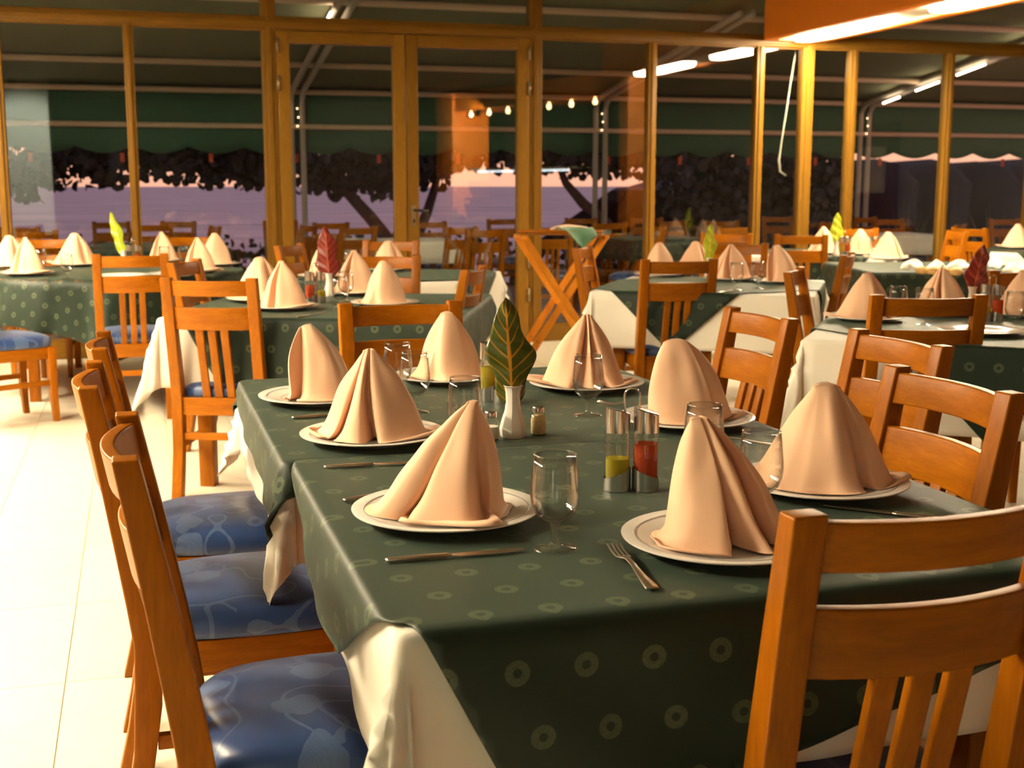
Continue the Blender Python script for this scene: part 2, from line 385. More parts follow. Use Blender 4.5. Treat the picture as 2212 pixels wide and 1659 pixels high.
def door_leaf(n, x0, x1, hinge, handle):
    r = struct(empty('door_%d' % n, ((x0 + x1) / 2, YW, 0)))
    hw = (x1 - x0) / 2; s = .095; y0, y1 = -.055, .03; zt = ZR0 - .004
    for a, b in ((-hw, -hw + s), (hw - s, hw)):
        MB().box(a, b, y0, y1, .012, zt).build('stile', 'frame_upright', r, bevel=.006)
    MB().box(-hw + s, hw - s, y0, y1, zt - s, zt).build('rail', 'frame_across', r, bevel=.006)
    MB().box(-hw + s, hw - s, y0, y1, .012, .15).build('rail', 'frame_across', r, bevel=.006)
    MB().box(-hw + s, hw - s, -.003, .003, .15, zt - s).build('pane', 'pane_glass', r)
    for z in (2.30, 2.02, .62, .34):
        MB().tube([(hinge * (hw - .004), -.066, z), (hinge * (hw - .004), -.066, z + .11)], .011, 8).build('hinge', 'hinge_metal', r, smooth=True)
    if handle:
        h = MB().box(-hw + .03, -hw + .065, -.063, -.055, .98, 1.14).build('handle_plate', 'hinge_metal', r, bevel=.003)
        MB().tube([(-hw + .048, -.063, 1.10), (-hw + .048, -.10, 1.10), (-hw + .06, -.112, 1.10), (-hw + .16, -.112, 1.095)], .011, 8).build('handle', 'dark_metal', h, smooth=True)
        MB().box(-hw + .04, -hw + .056, -.068, -.062, 1.0, 1.03).build('keyhole', 'dark_metal', h)
door_leaf(1, 1.088, 2.085, -1, False); door_leaf(2, 2.092, 3.112, 1, True)
# ceiling soffits with recessed diffusers (orange sides, cream recess)
def soffit(x0, x1, y0, y1, zb, lamps, lab, mat):
    r = tag(empty('light_soffit', ((x0 + x1) / 2, (y0 + y1) / 2, zb)), lab, 'ceiling light')
    cx, cy = (x0 + x1) / 2, (y0 + y1) / 2; hx = (x1 - x0) / 2; hy = (y1 - y0) / 2; top = 3.0 - zb - .002
    MB().box(-hx, -hx + .10, -hy, hy, 0, top).build('side_panel', 'orange_paint', r, bevel=.015)
    MB().box(hx - .10, hx, -hy, hy, 0, top).build('side_panel', 'orange_paint', r, bevel=.015)
    MB().box(-hx + .10, hx - .10, hy - .08, hy, 0, top).build('end_panel', 'orange_paint', r)
    MB().box(-hx + .10, hx - .10, -hy, hy - .08, .03, top).build('recess', 'cream_paint', r)
    for a, b in lamps:
        n = 28; c = (a + b) / 2 - cy; hl = (b - a) / 2; ring = []
        pr = [(1.0, .03), (1.0, .004), (.93, -.012), (.72, -.018)]
        rings = []
        for k, z in pr:
            rings.append([((.13 * k) * math.copysign(abs(math.cos(2 * PI * i / n)) ** .6, math.cos(2 * PI * i / n)), c + hl * (k ** .3) * math.copysign(abs(math.sin(2 * PI * i / n)) ** .75, math.sin(2 * PI * i / n)), z) for i in range(n)])
        MB().loft(rings).build('diffuser', mat, r, smooth=True)
soffit(5.20, 5.80, 6.2, YW - .07, 2.52, [(8.5, 9.85), (6.55, 7.95)], 'orange ceiling soffit with glowing oval diffusers reaching the glass wall', 'lamp_diffuser')
soffit(-2.55, -1.95, 1.2, 9.3, 2.52, [(7.6, 9.0), (5.6, 7.0), (3.6, 5.0), (1.9, 3.2)], 'orange ceiling soffit with glowing diffusers above the open tiled aisle', 'lamp_left')

# ------------------------------------------------------------------ CHAIRS
def arc_rail(w, z0, z1, yb0, yb1, bow, th, n=10):
    rings = []
    for i in range(n + 1):
        x = -w + 2 * w * i / n; b = -bow * (1 - (x / w) ** 2)
        rings.append([(x, yb0 + b - th / 2, z0), (x, yb0 + b + th / 2, z0), (x, yb1 + b + th / 2, z1), (x, yb1 + b - th / 2, z1)])
    return MB().loft(rings)
def post_y(z):      # rear leg / back post centre line
    if z < .42: return -.195 - .055 * ((.42 - z) / .42) ** 2
    return -.195 - .085 * ((z - .42) / .51) ** 1.15
def make_chair():
    r = empty('dining_chair')
    for s in (-1, 1):
        rings = []
        for z in (0, .1, .2, .3, .42, .5, .62, .75, .85, .93):
            y = post_y(z); d = .021 if z < .3 else (.026 if z < .55 else .026 - .008 * (z - .55) / .38); hw = .0225
            rings.append([(s * .178 - hw, y - d, z), (s * .178 + hw, y - d, z), (s * .178 + hw, y + d, z), (s * .178 - hw, y + d, z)])
        MB().loft(rings).build('back_post', 'wood_upright', r, bevel=.004)
        rings = [[(s * .183 - q, .185 - q + o, z), (s * .183 + q, .185 - q + o, z), (s * .183 + q, .185 + q + o, z), (s * .183 - q, .185 + q + o, z)] for z, q, o in ((0, .015, .012), (.12, .018, .004), (.28, .021, 0), (.42, .022, 0))]
        MB().loft(rings).build('leg', 'wood_upright', r, bevel=.003)
        MB().box(s * .18 - .011, s * .18 + .011, -.17, .165, .355, .42).build('seat_rail', 'wood_depth', r, bevel=.003)
        MB().box(s * .18 - .010, s * .18 + .010, -.185, .168, .205, .235).build('stretcher', 'wood_depth', r, bevel=.003)
    MB().box(-.162, .162, .176, .198, .355, .42).build('seat_rail', 'wood_across', r, bevel=.003)
    MB().box(-.156, .156, -.212, -.188, .35, .425).build('seat_rail', 'wood_across', r, bevel=.003)
    MB().box(-.156, .156, post_y(.26) - .01, post_y(.26) + .01, .245, .275).build('stretcher', 'wood_across', r, bevel=.003)
    arc_rail(.157, .855, .918, post_y(.855), post_y(.918), .030, .022).build('top_rail', 'wood_across', r, bevel=.004)
    arc_rail(.157, .715, .808, post_y(.715), post_y(.808), .030, .022).build('back_rail', 'wood_across', r, bevel=.004)
    for k in (-1, 0, 1):
        rings = []
        for i in range(7):
            z = .42 + .30 * i / 6; y = post_y(z) - .026 * (i / 6) ** .8; hw = .0165
            rings.append([(k * .053 - hw, y - .008, z), (k * .053 + hw, y - .008, z), (k * .053 + hw, y + .008, z), (k * .053 - hw, y + .008, z)])
        MB().loft(rings).build('slat', 'wood_upright', r, bevel=.003)
    # cushion
    n = 48; rings = []
    def outline(k, i):
        t = 2 * PI * i / n; c, s_ = math.cos(t), math.sin(t)
        x = .208 * math.copysign(abs(c) ** .42, c); y = .208 * math.copysign(abs(s_) ** .50, s_)
        x *= 1 - .07 * max(0, -y / .2) 
        return (x * k, .012 + y * k)
    for k, z in ((.90, .418), (.975, .424), (1.0, .437), (.995, .452), (.965, .467), (.90, .479), (.78, .488), (.6, .494), (.38, .498), (.15, .500)):
        rings.append([(*outline(k, i), z) for i in range(n)])
    MB().loft(rings).build('seat_cushion', 'blue_damask', r, smooth=True)
    return r
PROTO = make_chair(); used = [False]
def chair(bx, by, rdeg, label, group=None):
    """bx,by: middle of the back at the top; rdeg: heading from +y, counter-clockwise"""
    r = R(rdeg); o = PROTO if not used[0] else dup(PROTO); used[0] = True
    o.location = (bx - math.sin(r) * .28, by + math.cos(r) * .28, 0); o.rotation_euler = (0, 0, r)
    if 'group' in o: del o['group']
    return tag(o, label, 'chair', group)
GA = 'blue seated chairs along the aisle side of the front table'
chair(-.03, 1.94, -90, 'blue seated chair at the near aisle corner of the front table', GA)
chair(-.10, 2.60, -90, 'blue seated chair in the middle of the aisle side row', GA)
chair(-.095, 3.18, -90, 'blue seated chair at the far end of the aisle side row', GA)
chair(.895, 1.235, 0, 'slat back chair pushed up to the short end beside the lone fork', 'chairs at the front table')
chair(1.505, 2.06, 90, 'slat back chair tucked in beside the bell shaped napkin', 'chairs at the front table')
chair(1.795, 2.67, 90, 'dining chair pulled back from the front table beside the white corner of the next table', 'chairs at the front table')
chair(1.75, 3.31, 90, 'dining chair with three slats pulled back from the far corner of the front table', 'chairs at the front table')
chair(.80, 3.94, 180, 'dining chair at the short end of the front table nearest the vase', 'chairs at the front table')
G2_ = 'chairs around the second table'
chair(.27, 5.20, -22, 'bright orange lit slat back chair beside the hanging white corner of the second table', G2_)
chair(.22, 6.44, -112, 'dining chair on the aisle side of the second table, behind the bright lit one', G2_)
chair(1.27, 6.68, 158, 'dining chair on the glass side of the second table, behind its napkins', G2_)
chair(1.47, 5.53, 62, 'dining chair between the second table and the glass door', G2_)
chair(.92, 8.02, -120, 'small dining chair standing behind the second table near the door post', 'chairs around the table at the glass door')
chair(1.66, 8.45, 150, 'dining chair on the glass side of the small table by the door', 'chairs around the table at the glass door')
GL = 'chairs around the round table'
chair(-.04, 7.17, 0, 'slat back chair with blue seat pushed up to the front of the round table', GL)
chair(-.98, 7.22, -60, 'chair with blue damask seat beside the hanging green cloth point of the round table', GL)
chair(-.62, 9.50, 175, 'dining chair behind the twin napkins of the round table, against the glass', GL)
chair(.38, 9.62, 180, 'dining chair behind the peach napkins of the round table, against the glass', GL)
G4_ = 'chairs around the table with the green diamond cloth'
chair(2.63, 5.85, -8, 'slat back chair in front of the green diamond cloth over white', G4_)
chair(2.60, 7.22, -123, 'chair standing under the wooden tray stand beside the diamond cloth table', G4_)
chair(3.72, 7.38, 147, 'reddish brown chair behind the twin napkins of the diamond cloth table', G4_)
chair(3.74, 6.08, 52, 'chair between the diamond cloth table and the white draped table', G4_)
G5_ = 'chairs around the table with the red leaf'
chair(2.80, 4.99, -128, 'chair with its back to the white side of the diamond cloth table', G5_)
chair(2.59, 3.69, -16, 'wide chair back in front of the table with the dark red leaf', G5_)
chair(3.78, 4.62, 158, 'chair on the glass side of the table with the dark red leaf', G5_)
GR = 'chairs by the glass on the soffit side'
chair(4.85, 8.55, -30, 'dining chair in front of the white draped table with the yellow leaf', GR)
chair(6.02, 9.68, 170, 'dining chair behind the twin white napkins, against the glass', GR)
chair(6.42, 8.80, 75, 'chair beside the twin white napkins table', GR)
chair(7.05, 9.5, -80, 'lone chair by the last glass post', GR)
for px, py, rr in ((1690, 505, 0),): pass
chair(4.42, 8.95, 150, 'bright orange chair seen through the gap by the yellow leaf table', GR)

# ------------------------------------------------------------------ TABLES AND CLOTHS
ZT = .745
def table(cx, cy, W, L, rz, label, group=None, round_=False):
    r = tag(empty('dining_table', (cx, cy, 0), R(rz)), label, 'table', group)
    if round_: MB().lathe([(0, ZT - .03), (W / 2, ZT - .03), (W / 2, ZT), (0, ZT)], 48).build('table_top', 'wood_across', r)
    else: MB().box(-W / 2, W / 2, -L / 2, L / 2, ZT - .03, ZT).build('table_top', 'wood_across', r, bevel=.004)
    k = .62 if round_ else .78
    for sx in (-1, 1):
        for sy in (-1, 1):
            x, y = sx * W / 2 * k, sy * L / 2 * k
            MB().box(x - .032, x + .032, y - .032, y + .032, 0, ZT - .03).build('leg', 'wood_upright', r, bevel=.004)
    x, y = W / 2 * k - .04, L / 2 * k
    for s in (-1, 1):
        MB().box(-x, x, s * y - .012, s * y + .012, ZT - .11, ZT - .03).build('apron', 'wood_across', r)
        MB().box(s * (x + .04) - .012, s * (x + .04) + .012, -y + .04, y - .04, ZT - .11, ZT - .03).build('apron', 'wood_depth', r)
    return r
def drape(name, cx, cy, W, L, rz, poly, mat, off, label, cat='tablecloth', group=None, res=.03, bulge=.30, rip=.006, flare=.02, round_=False, seed=0, thick=.0015, fold=9):
    xs = [p[0] for p in poly]; ys = [p[1] for p in poly]
    def axis(lo, hi, h):
        s = set(); v = math.floor(lo / res) * res
        while v < hi + res: s.add(round(v, 5)); v += res
        if not round_:
            for q in (-h, h):
                s = {a for a in s if abs(a - q) > res * .45} ; s.add(round(q, 5))
                for d in (.006, .013):
                    s.add(round(q + math.copysign(d, q), 5))
        return sorted(s)
    X = axis(min(xs), max(xs), W / 2); Y = axis(min(ys), max(ys), L / 2)
    bm = bmesh.new(); gv = [[bm.verts.new((x, y, 0)) for x in X] for y in Y]
    for j in range(len(Y) - 1):
        for i in range(len(X) - 1): bm.faces.new((gv[j][i], gv[j][i + 1], gv[j + 1][i + 1], gv[j + 1][i]))
    n = len(poly); area = sum(poly[i][0] * poly[(i + 1) % n][1] - poly[(i + 1) % n][0] * poly[i][1] for i in range(n))
    pl = poly if area > 0 else poly[::-1]
    for i in range(n):
        a, b = Vector((*pl[i], 0)), Vector((*pl[(i + 1) % n], 0)); d = b - a; no = Vector((d.y, -d.x, 0))
        bmesh.ops.bisect_plane(bm, geom=bm.verts[:] + bm.edges[:] + bm.faces[:], plane_co=a, plane_no=no, clear_outer=True, dist=1e-5)
    uvl = bm.loops.layers.uv.new('cloth')
    for f in bm.faces:
        f.smooth = True
        for l in f.loops: l[uvl].uv = (l.vert.co.x + 3 + seed * .31, l.vert.co.y + 3 + seed * .17)
    rr = .010 + off; z = ZT + .001 + off; rnd = random.Random(seed); ph = [rnd.uniform(0, 6.28) for _ in range(4)]
    for v in bm.verts:
        s, t = v.co.x, v.co.y
        if round_:
            q = math.hypot(s, t); d = q - W / 2
            if d <= 0: v.co = (s, t, z); continue
            nx, ny = s / q, t / q; bx, by = nx * W / 2, ny * W / 2; an = math.atan2(t, s); corner = 0
            wav = math.sin(fold * an + ph[0]) + .5 * math.sin(fold * 1.7 * an + ph[1])
        else:
            dx, dy = max(0, abs(s) - W / 2), max(0, abs(t) - L / 2); d = math.hypot(dx, dy)
            if d < 1e-6: v.co = (s, t, z); continue
            nx, ny = math.copysign(dx / d, s), math.copysign(dy / d, t); bx, by = max(-W / 2, min(W / 2, s)), max(-L / 2, min(L / 2, t))
            corner = 2 * dx * dy / (d * d)
            wav = math.sin(11 * (s * (dy > dx) + t * (dx >= dy)) + ph[0]) + .6 * math.sin(23 * (s + t) + ph[1])
        an = min(d / rr, PI / 2); o = rr * math.sin(an); dn = rr * (1 - math.cos(an)); rem = max(0, d - rr * PI / 2); dn += rem
        o += rem * flare + bulge * rem * corner ** 1.4 + (rip + (.085 if round_ else 0) * rem / .3) * min(1, rem / .12) * wav + min(rem, .1) * .03
        if corner > .02: o += .012 * min(1, rem / .1) * math.sin(7 * math.atan2(ny, nx) * 2 + ph[2])
        o += off * 1.3; o = max(o, off + .004)
        v.co = (bx + nx * o, by + ny * o, z - dn * (1 - .02 * corner))
    me = bpy.data.meshes.new(name); bm.to_mesh(me); bm.free(); me.materials.append(MATS[mat])
    ob = link(name, me); ob.location = (cx, cy, 0); ob.rotation_euler = (0, 0, R(rz))
    md = ob.modifiers.new('thickness', 'SOLIDIFY'); md.thickness = thick; md.offset = 1
    return tag(ob, label, cat, group)
def rect(W, L, d): return [(-W / 2 - d, -L / 2 - d), (W / 2 + d, -L / 2 - d), (W / 2 + d, L / 2 + d), (-W / 2 - d, L / 2 + d)]
GT = 'dining tables'; GW = 'white undercloths'; GG = 'green overcloths'
def dressed(cx, cy, W, L, rz, nm, wd, gpoly, seed, res=.03, bulge=.30, wpoly=None):
    table(cx, cy, W, L, rz, 'wooden dining table under the cloths of ' + nm, GT)
    if wd: drape('white_undercloth', cx, cy, W, L, rz, wpoly or rect(W, L, wd), 'white_cloth', .003, 'white undercloth hanging below the green cloth of ' + nm, group=GW, res=res, seed=seed, bulge=bulge)
    drape('green_overcloth', cx, cy, W, L, rz, gpoly, 'green_cloth', .009, 'dark green ring patterned cloth laid over ' + nm, group=GG, res=res, seed=seed, bulge=bulge)
# front table, two squares pushed together
dressed(.825, 1.97, 1.05, 1.0, 0, 'the fork half of the front table', .24, [(-.358, -.817), (.74, -.545), (.70, .498), (-.53, .498), (-.66, .16), (-.705, -.13)], 1, .022, wpoly=[(-.765, -.74), (.765, -.74), (.765, .498), (-.53, .498), (-.62, .20), (-.765, -.20)])
dressed(.815, 3.015, 1.07, 1.07, 0, 'the leaf vase half of the front table', .21, [(-.70, -.60), (.66, -.72), (.78, .64), (-.60, .72)], 2, .026)
dressed(.88, 5.76, 1.24, 1.20, -22, 'the second table', .30, [(-.30, -1.02), (1.02, -.72), (.74, .84), (-.86, .70), (-.80, -.10)], 3)
dressed(1.55, 7.62, 1.0, 1.0, -30, 'the small table by the glass door', .26, [(-.30, -.85), (.80, -.20), (.28, .80), (-.82, .25)], 4, .045)
dressed(3.06, 6.34, 1.12, 1.12, -33, 'the diamond cloth table', .30, [(-.14, -.88), (.86, .02), (.10, .86), (-.92, -.12)], 5)
dressed(3.07, 4.09, 1.10, 1.10, -38, 'the table with the dark red leaf', .32, [(.08, -.90), (.92, -.06), (.02, .88), (-.84, .06)], 6)
dressed(5.15, 7.35, 1.1, 1.0, -14, 'the table with the crumpled napkins', .0, [(-.85, -.80), (.85, -.80), (.85, .7), (-.75, .7)], 7, .045)
dressed(5.38, 9.12, 1.0, 1.0, -38, 'the table with the yellow leaf', .30, [(.12, -.84), (.86, -.02), (0, .84), (-.84, .10)], 8, .045)
dressed(7.45, 8.95, 1.0, 1.0, -30, 'the last table by the glass', .30, [(0, -.84), (.84, 0), (0, .84), (-.84, 0)], 9, .05)
table(-.14, 8.52, 1.6, 1.6, 0, 'round wooden dining table under a draped green cloth', GT, True)
drape('green_overcloth', -.14, 8.52, 1.6, 1.6, 0, [(1.22 * math.cos(R(a)) * k, 1.22 * math.sin(R(a)) * k) for a, k in ((-101, 1.08), (-79, 1.04), (-45, .98), (0, 1), (45, 1), (90, 1), (135, 1), (180, 1), (218, .98), (240, .92))], 'green_cloth', .004, 'dark green cloth with deep folds draped over the round table', group=GG, res=.04, round_=True, seed=30, rip=.012, fold=9)

# ------------------------------------------------------------------ TABLEWARE
ZP = ZT + .0115
def plate_mesh():
    pr = [(0, .006), (.085, .006), (.098, .010), (.125, .0165), (.154, .0215), (.1565, .0205), (.156, .0185), (.125, .012), (.098, .004), (.092, 0), (.085, 0), (.083, .003), (0, .003)]
    return MB().lathe(pr, 64).mesh('plate', 'white_ceramic', smooth=True, angle=R(60))
PL = plate_mesh()
PLL = MB().lathe([(.1345, .0187), (.1365, .0191), (.1365, .0194), (.1345, .0190), (.1345, .0187)], 64, caps=False).mesh('rim_line', 'plate_line', smooth=True)
PLL2 = MB().lathe([(.100, .0107), (.1012, .0110), (.1012, .0113), (.100, .0110), (.100, .0107)], 64, caps=False).mesh('rim_line', 'plate_line', smooth=True)
def plate(x, y, label, group=None, lines=True):
    o = link('plate', PL); o.location = (x, y, ZP)
    if lines: link('rim_line', PLL, o); link('rim_line', PLL2, o)
    return tag(o, label, 'plate', group)
def gob_mesh():
    pr = [(0, .0), (.034, .0), (.035, .0015), (.030, .003), (.012, .006), (.0065, .010), (.0055, .020), (.0058, .036), (.010, .042), (.020, .047), (.030, .056), (.0355, .070), (.0375, .084), (.0370, .098), (.0345, .122), (.0315, .146)]
    pr = pr + [(.0305, .146), (.0335, .122), (.0358, .098), (.0363, .084), (.034, .071), (.028, .058), (.018, .050), (0, .046)]
    return MB().lathe(pr, 40).mesh('goblet', 'clear_glass', smooth=True)
GB = gob_mesh()
RIM = MB().tube([(.0312 * math.cos(2 * PI * k / 40), .0312 * math.sin(2 * PI * k / 40), .1465) for k in range(41)], .0013, 6).mesh('rim', 'clear_glass', smooth=True)
def goblet(x, y, label, group=None, s=1.0):
    o = link('goblet', GB); o.location = (x, y, ZP - .001); o.scale = (s, s, s)
    link('rim', RIM, o)
    return tag(o, label, 'glass', group)
def napkin_mesh(seed=0, h=.19, pts=(), apex=(0, 0), ridge=.010, drop=0.0, p=.9, bulge=.06):
    """folded napkin tent: a pleated base loop drawn together to a short ridge. x to the right, -y to the viewer; pts: (x, y, foot)"""
    rnd = random.Random(seed); ph = [rnd.uniform(0, 6.28) for _ in range(6)]
    pts = [(q + (0,))[:3] for q in pts]; K = len(pts); n = 150; base = []
    for i in range(n):
        u = i / n * K; k = int(u); f = u - k
        a, b, c, d = (pts[(k + o) % K] for o in (-1, 0, 1, 2))
        base.append(tuple(.5 * (2 * b[m] + (c[m] - a[m]) * f + (2 * a[m] - 5 * b[m] + 4 * c[m] - d[m]) * f * f + (3 * b[m] - a[m] - 3 * c[m] + d[m]) * f ** 3) * (1 if m == 2 else 1) for m in range(3)))
    amax = max(abs(q[0]) for q in pts); rows = 40; rings = []
    flo = [.5 + mnoise.noise(Vector((q[0] * 22, q[1] * 22, seed * 3.7))) for q in base]
    def side(x, y, ft, hh, i):
        an = 2 * PI * i / n
        g = (1 - hh) ** p + bulge * (.5 + flo[i]) * math.sin(PI * hh) ** 1.2 + (.06 + .13 * max(0, flo[i])) * math.exp(-hh / .07)
        tx = apex[0] + ridge * math.tanh(1.5 * x / amax); ty = apex[1] + .25 * ridge * math.tanh(2 * y / amax)
        dx = (tx - apex[0]) / ridge; zt = h - drop * max(0, tx - apex[0]) - .42 * ridge * dx * dx
        sw = .010 * math.sin(PI * hh) * math.sin(2 * an + ph[1]); q = max(g, .03)
        m = (1 - min(1, g)) ** .9
        p_ = Vector((tx * m + x * q + sw, ty * m + y * q + sw * .5, .005 + (zt - .005) * (1 - (1 - hh) ** 1.03)))
        w_ = mnoise.noise(Vector((p_.x * 24 + seed * 5.1, p_.y * 24, p_.z * 9))) * .0042
        o_ = Vector((x, y, 0)).normalized() * w_ * min(1, (1 - hh) * 5) * min(1, .3 + hh * 5)
        return p_ + o_
    b0 = [side(*b_, 0, i) for i, b_ in enumerate(base)]
    for k in (3, 2, 1):
        ring = []
        for i, (x, y, ft) in enumerate(base):
            v = b0[i]; r = math.hypot(v.x, v.y) + 1e-6; ft = max(0, ft); q = r + .004 * k / 3 + ft * k / 3
            ring.append((v.x / r * q, v.y / r * q, .003 + max(0, q - .085) * .17 + .012 * math.sin(PI * k / 3.3) * min(1, ft / .02)))
        rings.append(ring)
    for j in range(rows):
        hh = j / (rows - 1); ring = [side(*b_, hh, i) for i, b_ in enumerate(base)]
        if j == 0: ring = [Vector((v.x, v.y, max(v.z, .003 + max(0, math.hypot(v.x, v.y) - .085) * .17))) for v in ring]
        rings.append([tuple(v) for v in ring])
    return MB().loft(rings).mesh('napkin', 'napkin_cloth', smooth=True)
def napkin(me, x, y, label, group=None, rz=None, s=1.0):
    o = link('napkin', me); o.location = (x, y, ZP + .0075); o.rotation_euler = (0, 0, -YAW if rz is None else R(rz)); o.scale = (s, s, s)
    return tag(o, label, 'napkin', group)
def knife_parts():
    rings = []
    for x, hw, t in ((0, .004, .002), (.004, .0065, .003), (.05, .0075, .0035), (.09, .0062, .003), (.098, .004, .002)):
        rings.append([(x, hw * math.cos(2 * PI * k / 10), .004 + t * math.sin(2 * PI * k / 10)) for k in range(10)])
    hd = MB().loft(rings).mesh('handle', 'cutlery_steel', smooth=True)
    bl = MB().add([(.096, -.004, .003), (.11, -.0085, .003), (.18, -.0095, .003), (.205, -.004, .003), (.212, .003, .003), (.19, .006, .003), (.096, .004, .003),
                   (.096, -.004, .0045), (.11, -.0085, .0038), (.18, -.0095, .0038), (.205, -.004, .004), (.212, .003, .0045), (.19, .006, .0045), (.096, .004, .0045)],
                  [(6, 5, 4, 3, 2, 1, 0), (7, 8, 9, 10, 11, 12, 13)] + [(i, (i + 1) % 7, 7 + (i + 1) % 7, 7 + i) for i in range(7)]).mesh('blade', 'cutlery_steel')
    return hd, bl
KH, KB = knife_parts()
def fork_parts():
    rings = []
    for x, hw, z in ((0, .0095, .003), (.012, .0095, .0035), (.05, .0062, .005), (.09, .0042, .009), (.118, .0045, .010), (.128, .0085, .0085), (.14, .0115, .007)):
        rings.append([(x, -hw, z), (x, hw, z), (x, hw, z + .0022), (x, -hw, z + .0022)])
    hd = MB().loft(rings).mesh('handle', 'cutlery_steel', bevel=.0006, seg=1)
    rings = [[(x, -.0006 - .0011, z), (x, .0011, z), (x, .0011, z + .0016), (x, -.0017, z + .0016)] for x, z in ((.138, .0072), (.15, .0062), (.17, .0072), (.190, .0115))]
    return hd, MB().loft(rings).mesh('tine', 'cutlery_steel', bevel=.0004, seg=1)
FH, FT = fork_parts()
def cutlery(kind, p0, p1, label, group=None):
    """from handle end p0 towards p1"""
    r = tag(empty(kind, (p0[0], p0[1], ZP + .0005), math.atan2(p1[1] - p0[1], p1[0] - p0[0])), label, kind, group)
    if kind == 'knife': link('handle', KH, r); link('blade', KB, r)
    else:
        link('handle', FH, r)
        for k in range(4): t = link('tine', FT, r); t.location = (0, (k - 1.5) * .0066 + .0003, 0)
    return r
# eight settings of the front table ---------------------------------------------------------
def pt(px, py): q = P(px, py, ZP); return q.x, q.y
SET = {
 1: ((.470, 1.955), dict(h=.190, pts=((-.115, .01), (-.105, -.040), (-.068, -.050), (-.040, -.008), (-.052, -.060, .015), (0, -.090, .02), (.05, -.088, .055), (.060, -.025), (.074, -.052), (.090, -.01), (.082, .04), (.0, .075), (-.08, .055)), apex=(.045, 0), ridge=.007, bulge=.03),
     'hem flap napkin'),
 2: ((.468, 2.62), dict(h=.192, pts=((-.112, .01, .012), (-.078, -.05, .01), (-.064, -.028), (-.056, -.075), (-.012, -.090), (.008, -.022), (.024, -.085), (.075, -.062, .015), (.112, -.012, .03), (.08, .05), (0, .075), (-.08, .05)), apex=(-.004, 0), ridge=.012, bulge=.05),
     'deep creased napkin'),
 3: ((.430, 3.15), dict(h=.190, pts=((-.075, .0), (-.064, -.05, .012), (-.048, -.018), (-.030, -.062, .012), (.03, -.068, .012), (.080, -.035), (.088, .025), (.03, .065), (-.045, .055)), apex=(-.022, 0), ridge=.030, drop=.7, p=.62, bulge=.10),
     'boxy napkin'),
 4: ((.825, 3.385), dict(h=.188, pts=((-.098, .0, .012), (-.066, -.048), (-.035, -.052), (0, -.068, .008), (.055, -.052), (.090, -.005, .01), (.05, .055), (-.05, .055)), apex=(-.006, 0), ridge=.016, p=.80, bulge=.09),
     'smooth broad napkin'),
 5: ((1.150, 3.15), dict(h=.193, pts=((-.118, .0, .06), (-.080, -.045, .01), (-.040, -.060), (-.028, .004), (-.008, -.052), (.016, -.064), (.030, -.012), (.058, -.054), (.098, -.012, .028), (.07, .05), (0, .07), (-.08, .05)), apex=(.0, 0), ridge=.012, bulge=.06),
     'trailing flap napkin'),
 6: ((1.195, 2.60), dict(h=.190, pts=((-.085, .0), (-.068, -.048), (0, -.062, .01), (.06, -.048), (.070, -.020), (.105, .0, .028), (.05, .05), (-.05, .05)), apex=(-.030, 0), ridge=.030, drop=-.1, p=.70, bulge=.10),
     'flat fronted napkin'),
 7: ((1.166, 1.957), dict(h=.188, pts=((-.128, .01, .03), (-.085, -.055), (-.03, -.074), (.02, -.086), (.052, -.074), (.062, -.036), (.082, -.062), (.125, -.012, .015), (.08, .05), (0, .075), (-.08, .05)), apex=(.004, 0), ridge=.024, bulge=.04),
     'bell shaped napkin'),
 8: ((.835, 1.672), dict(h=.195, pts=((-.088, .02), (-.084, -.040, .005), (-.035, -.078, .012), (-.002, -.072), (-.014, .004), (.026, -.050), (.052, -.064), (.040, .008), (.072, -.042), (.094, -.020, .03), (.08, .04), (0, .07), (-.06, .05)), apex=(-.042, 0), ridge=.013, p=.82, bulge=.06),
     'double pleated napkin')}
PLACE = {1: 'by the near corner blue seat', 2: 'beside the middle blue seat', 3: 'at the far end of the aisle side', 4: 'before the chair at the far short end', 5: 'beside the vase with the big leaf', 6: 'behind the oil and vinegar bottles', 7: 'before the chair opposite the aisle', 8: 'beside the lone fork'}
NGRP = 'tent folded napkins on the front table'
NM = {}
for k, (xy, kw, lab) in SET.items():
    NM[k] = napkin_mesh(seed=k, **kw)
    napkin(NM[k], *xy, 'peach ' + lab + ' standing on its plate ' + PLACE[k], NGRP)
    plate(*xy, 'white plate under the ' + lab + ' ' + PLACE[k], 'plates on the front table')
# goblets of the front table
for px, py, lab in ((1198, 1184, 'empty goblet standing at the blade end of the long knife'), (1270, 897, 'goblet in front of the napkin with the trailing flap'),
                    (897, 890, 'goblet in front of the one with its bowl behind it, near the smooth broad napkin'), (860, 862, 'goblet behind another, next to the boxy napkin'),
                    (1005, 962, 'goblet half hidden by a napkin tip, beside the salt jar'), (1518, 1040, 'goblet behind the tall pleated napkin, beside the red bottle'),
                    (1640, 1118, 'goblet in front of the bell shaped napkin')):
    goblet(*pt(px, py), lab, 'goblets on the front table')
KG = 'knives on the front table'
cutlery('knife', pt(833, 1216), pt(1150, 1190), 'long dinner knife lying below the hem flap napkin', KG)
cutlery('knife', pt(700, 1013), pt(910, 1001), 'knife beside the plate with the deep creased napkin', KG)
cutlery('knife', pt(742, 1086), pt(960, 1050), 'knife half under the rim of the plate with the hem flap napkin', KG)
cutlery('knife', pt(631, 906), pt(800, 893), 'knife beside the plate of the boxy napkin', KG)
cutlery('knife', pt(1912, 1228), pt(1800, 1150), 'knife seen through the gap of the chair at the short end', KG)
cutlery('knife', pt(2060, 1130), pt(1815, 1100), 'knife below the plate of the bell shaped napkin', KG)
FG = 'forks on the front table'
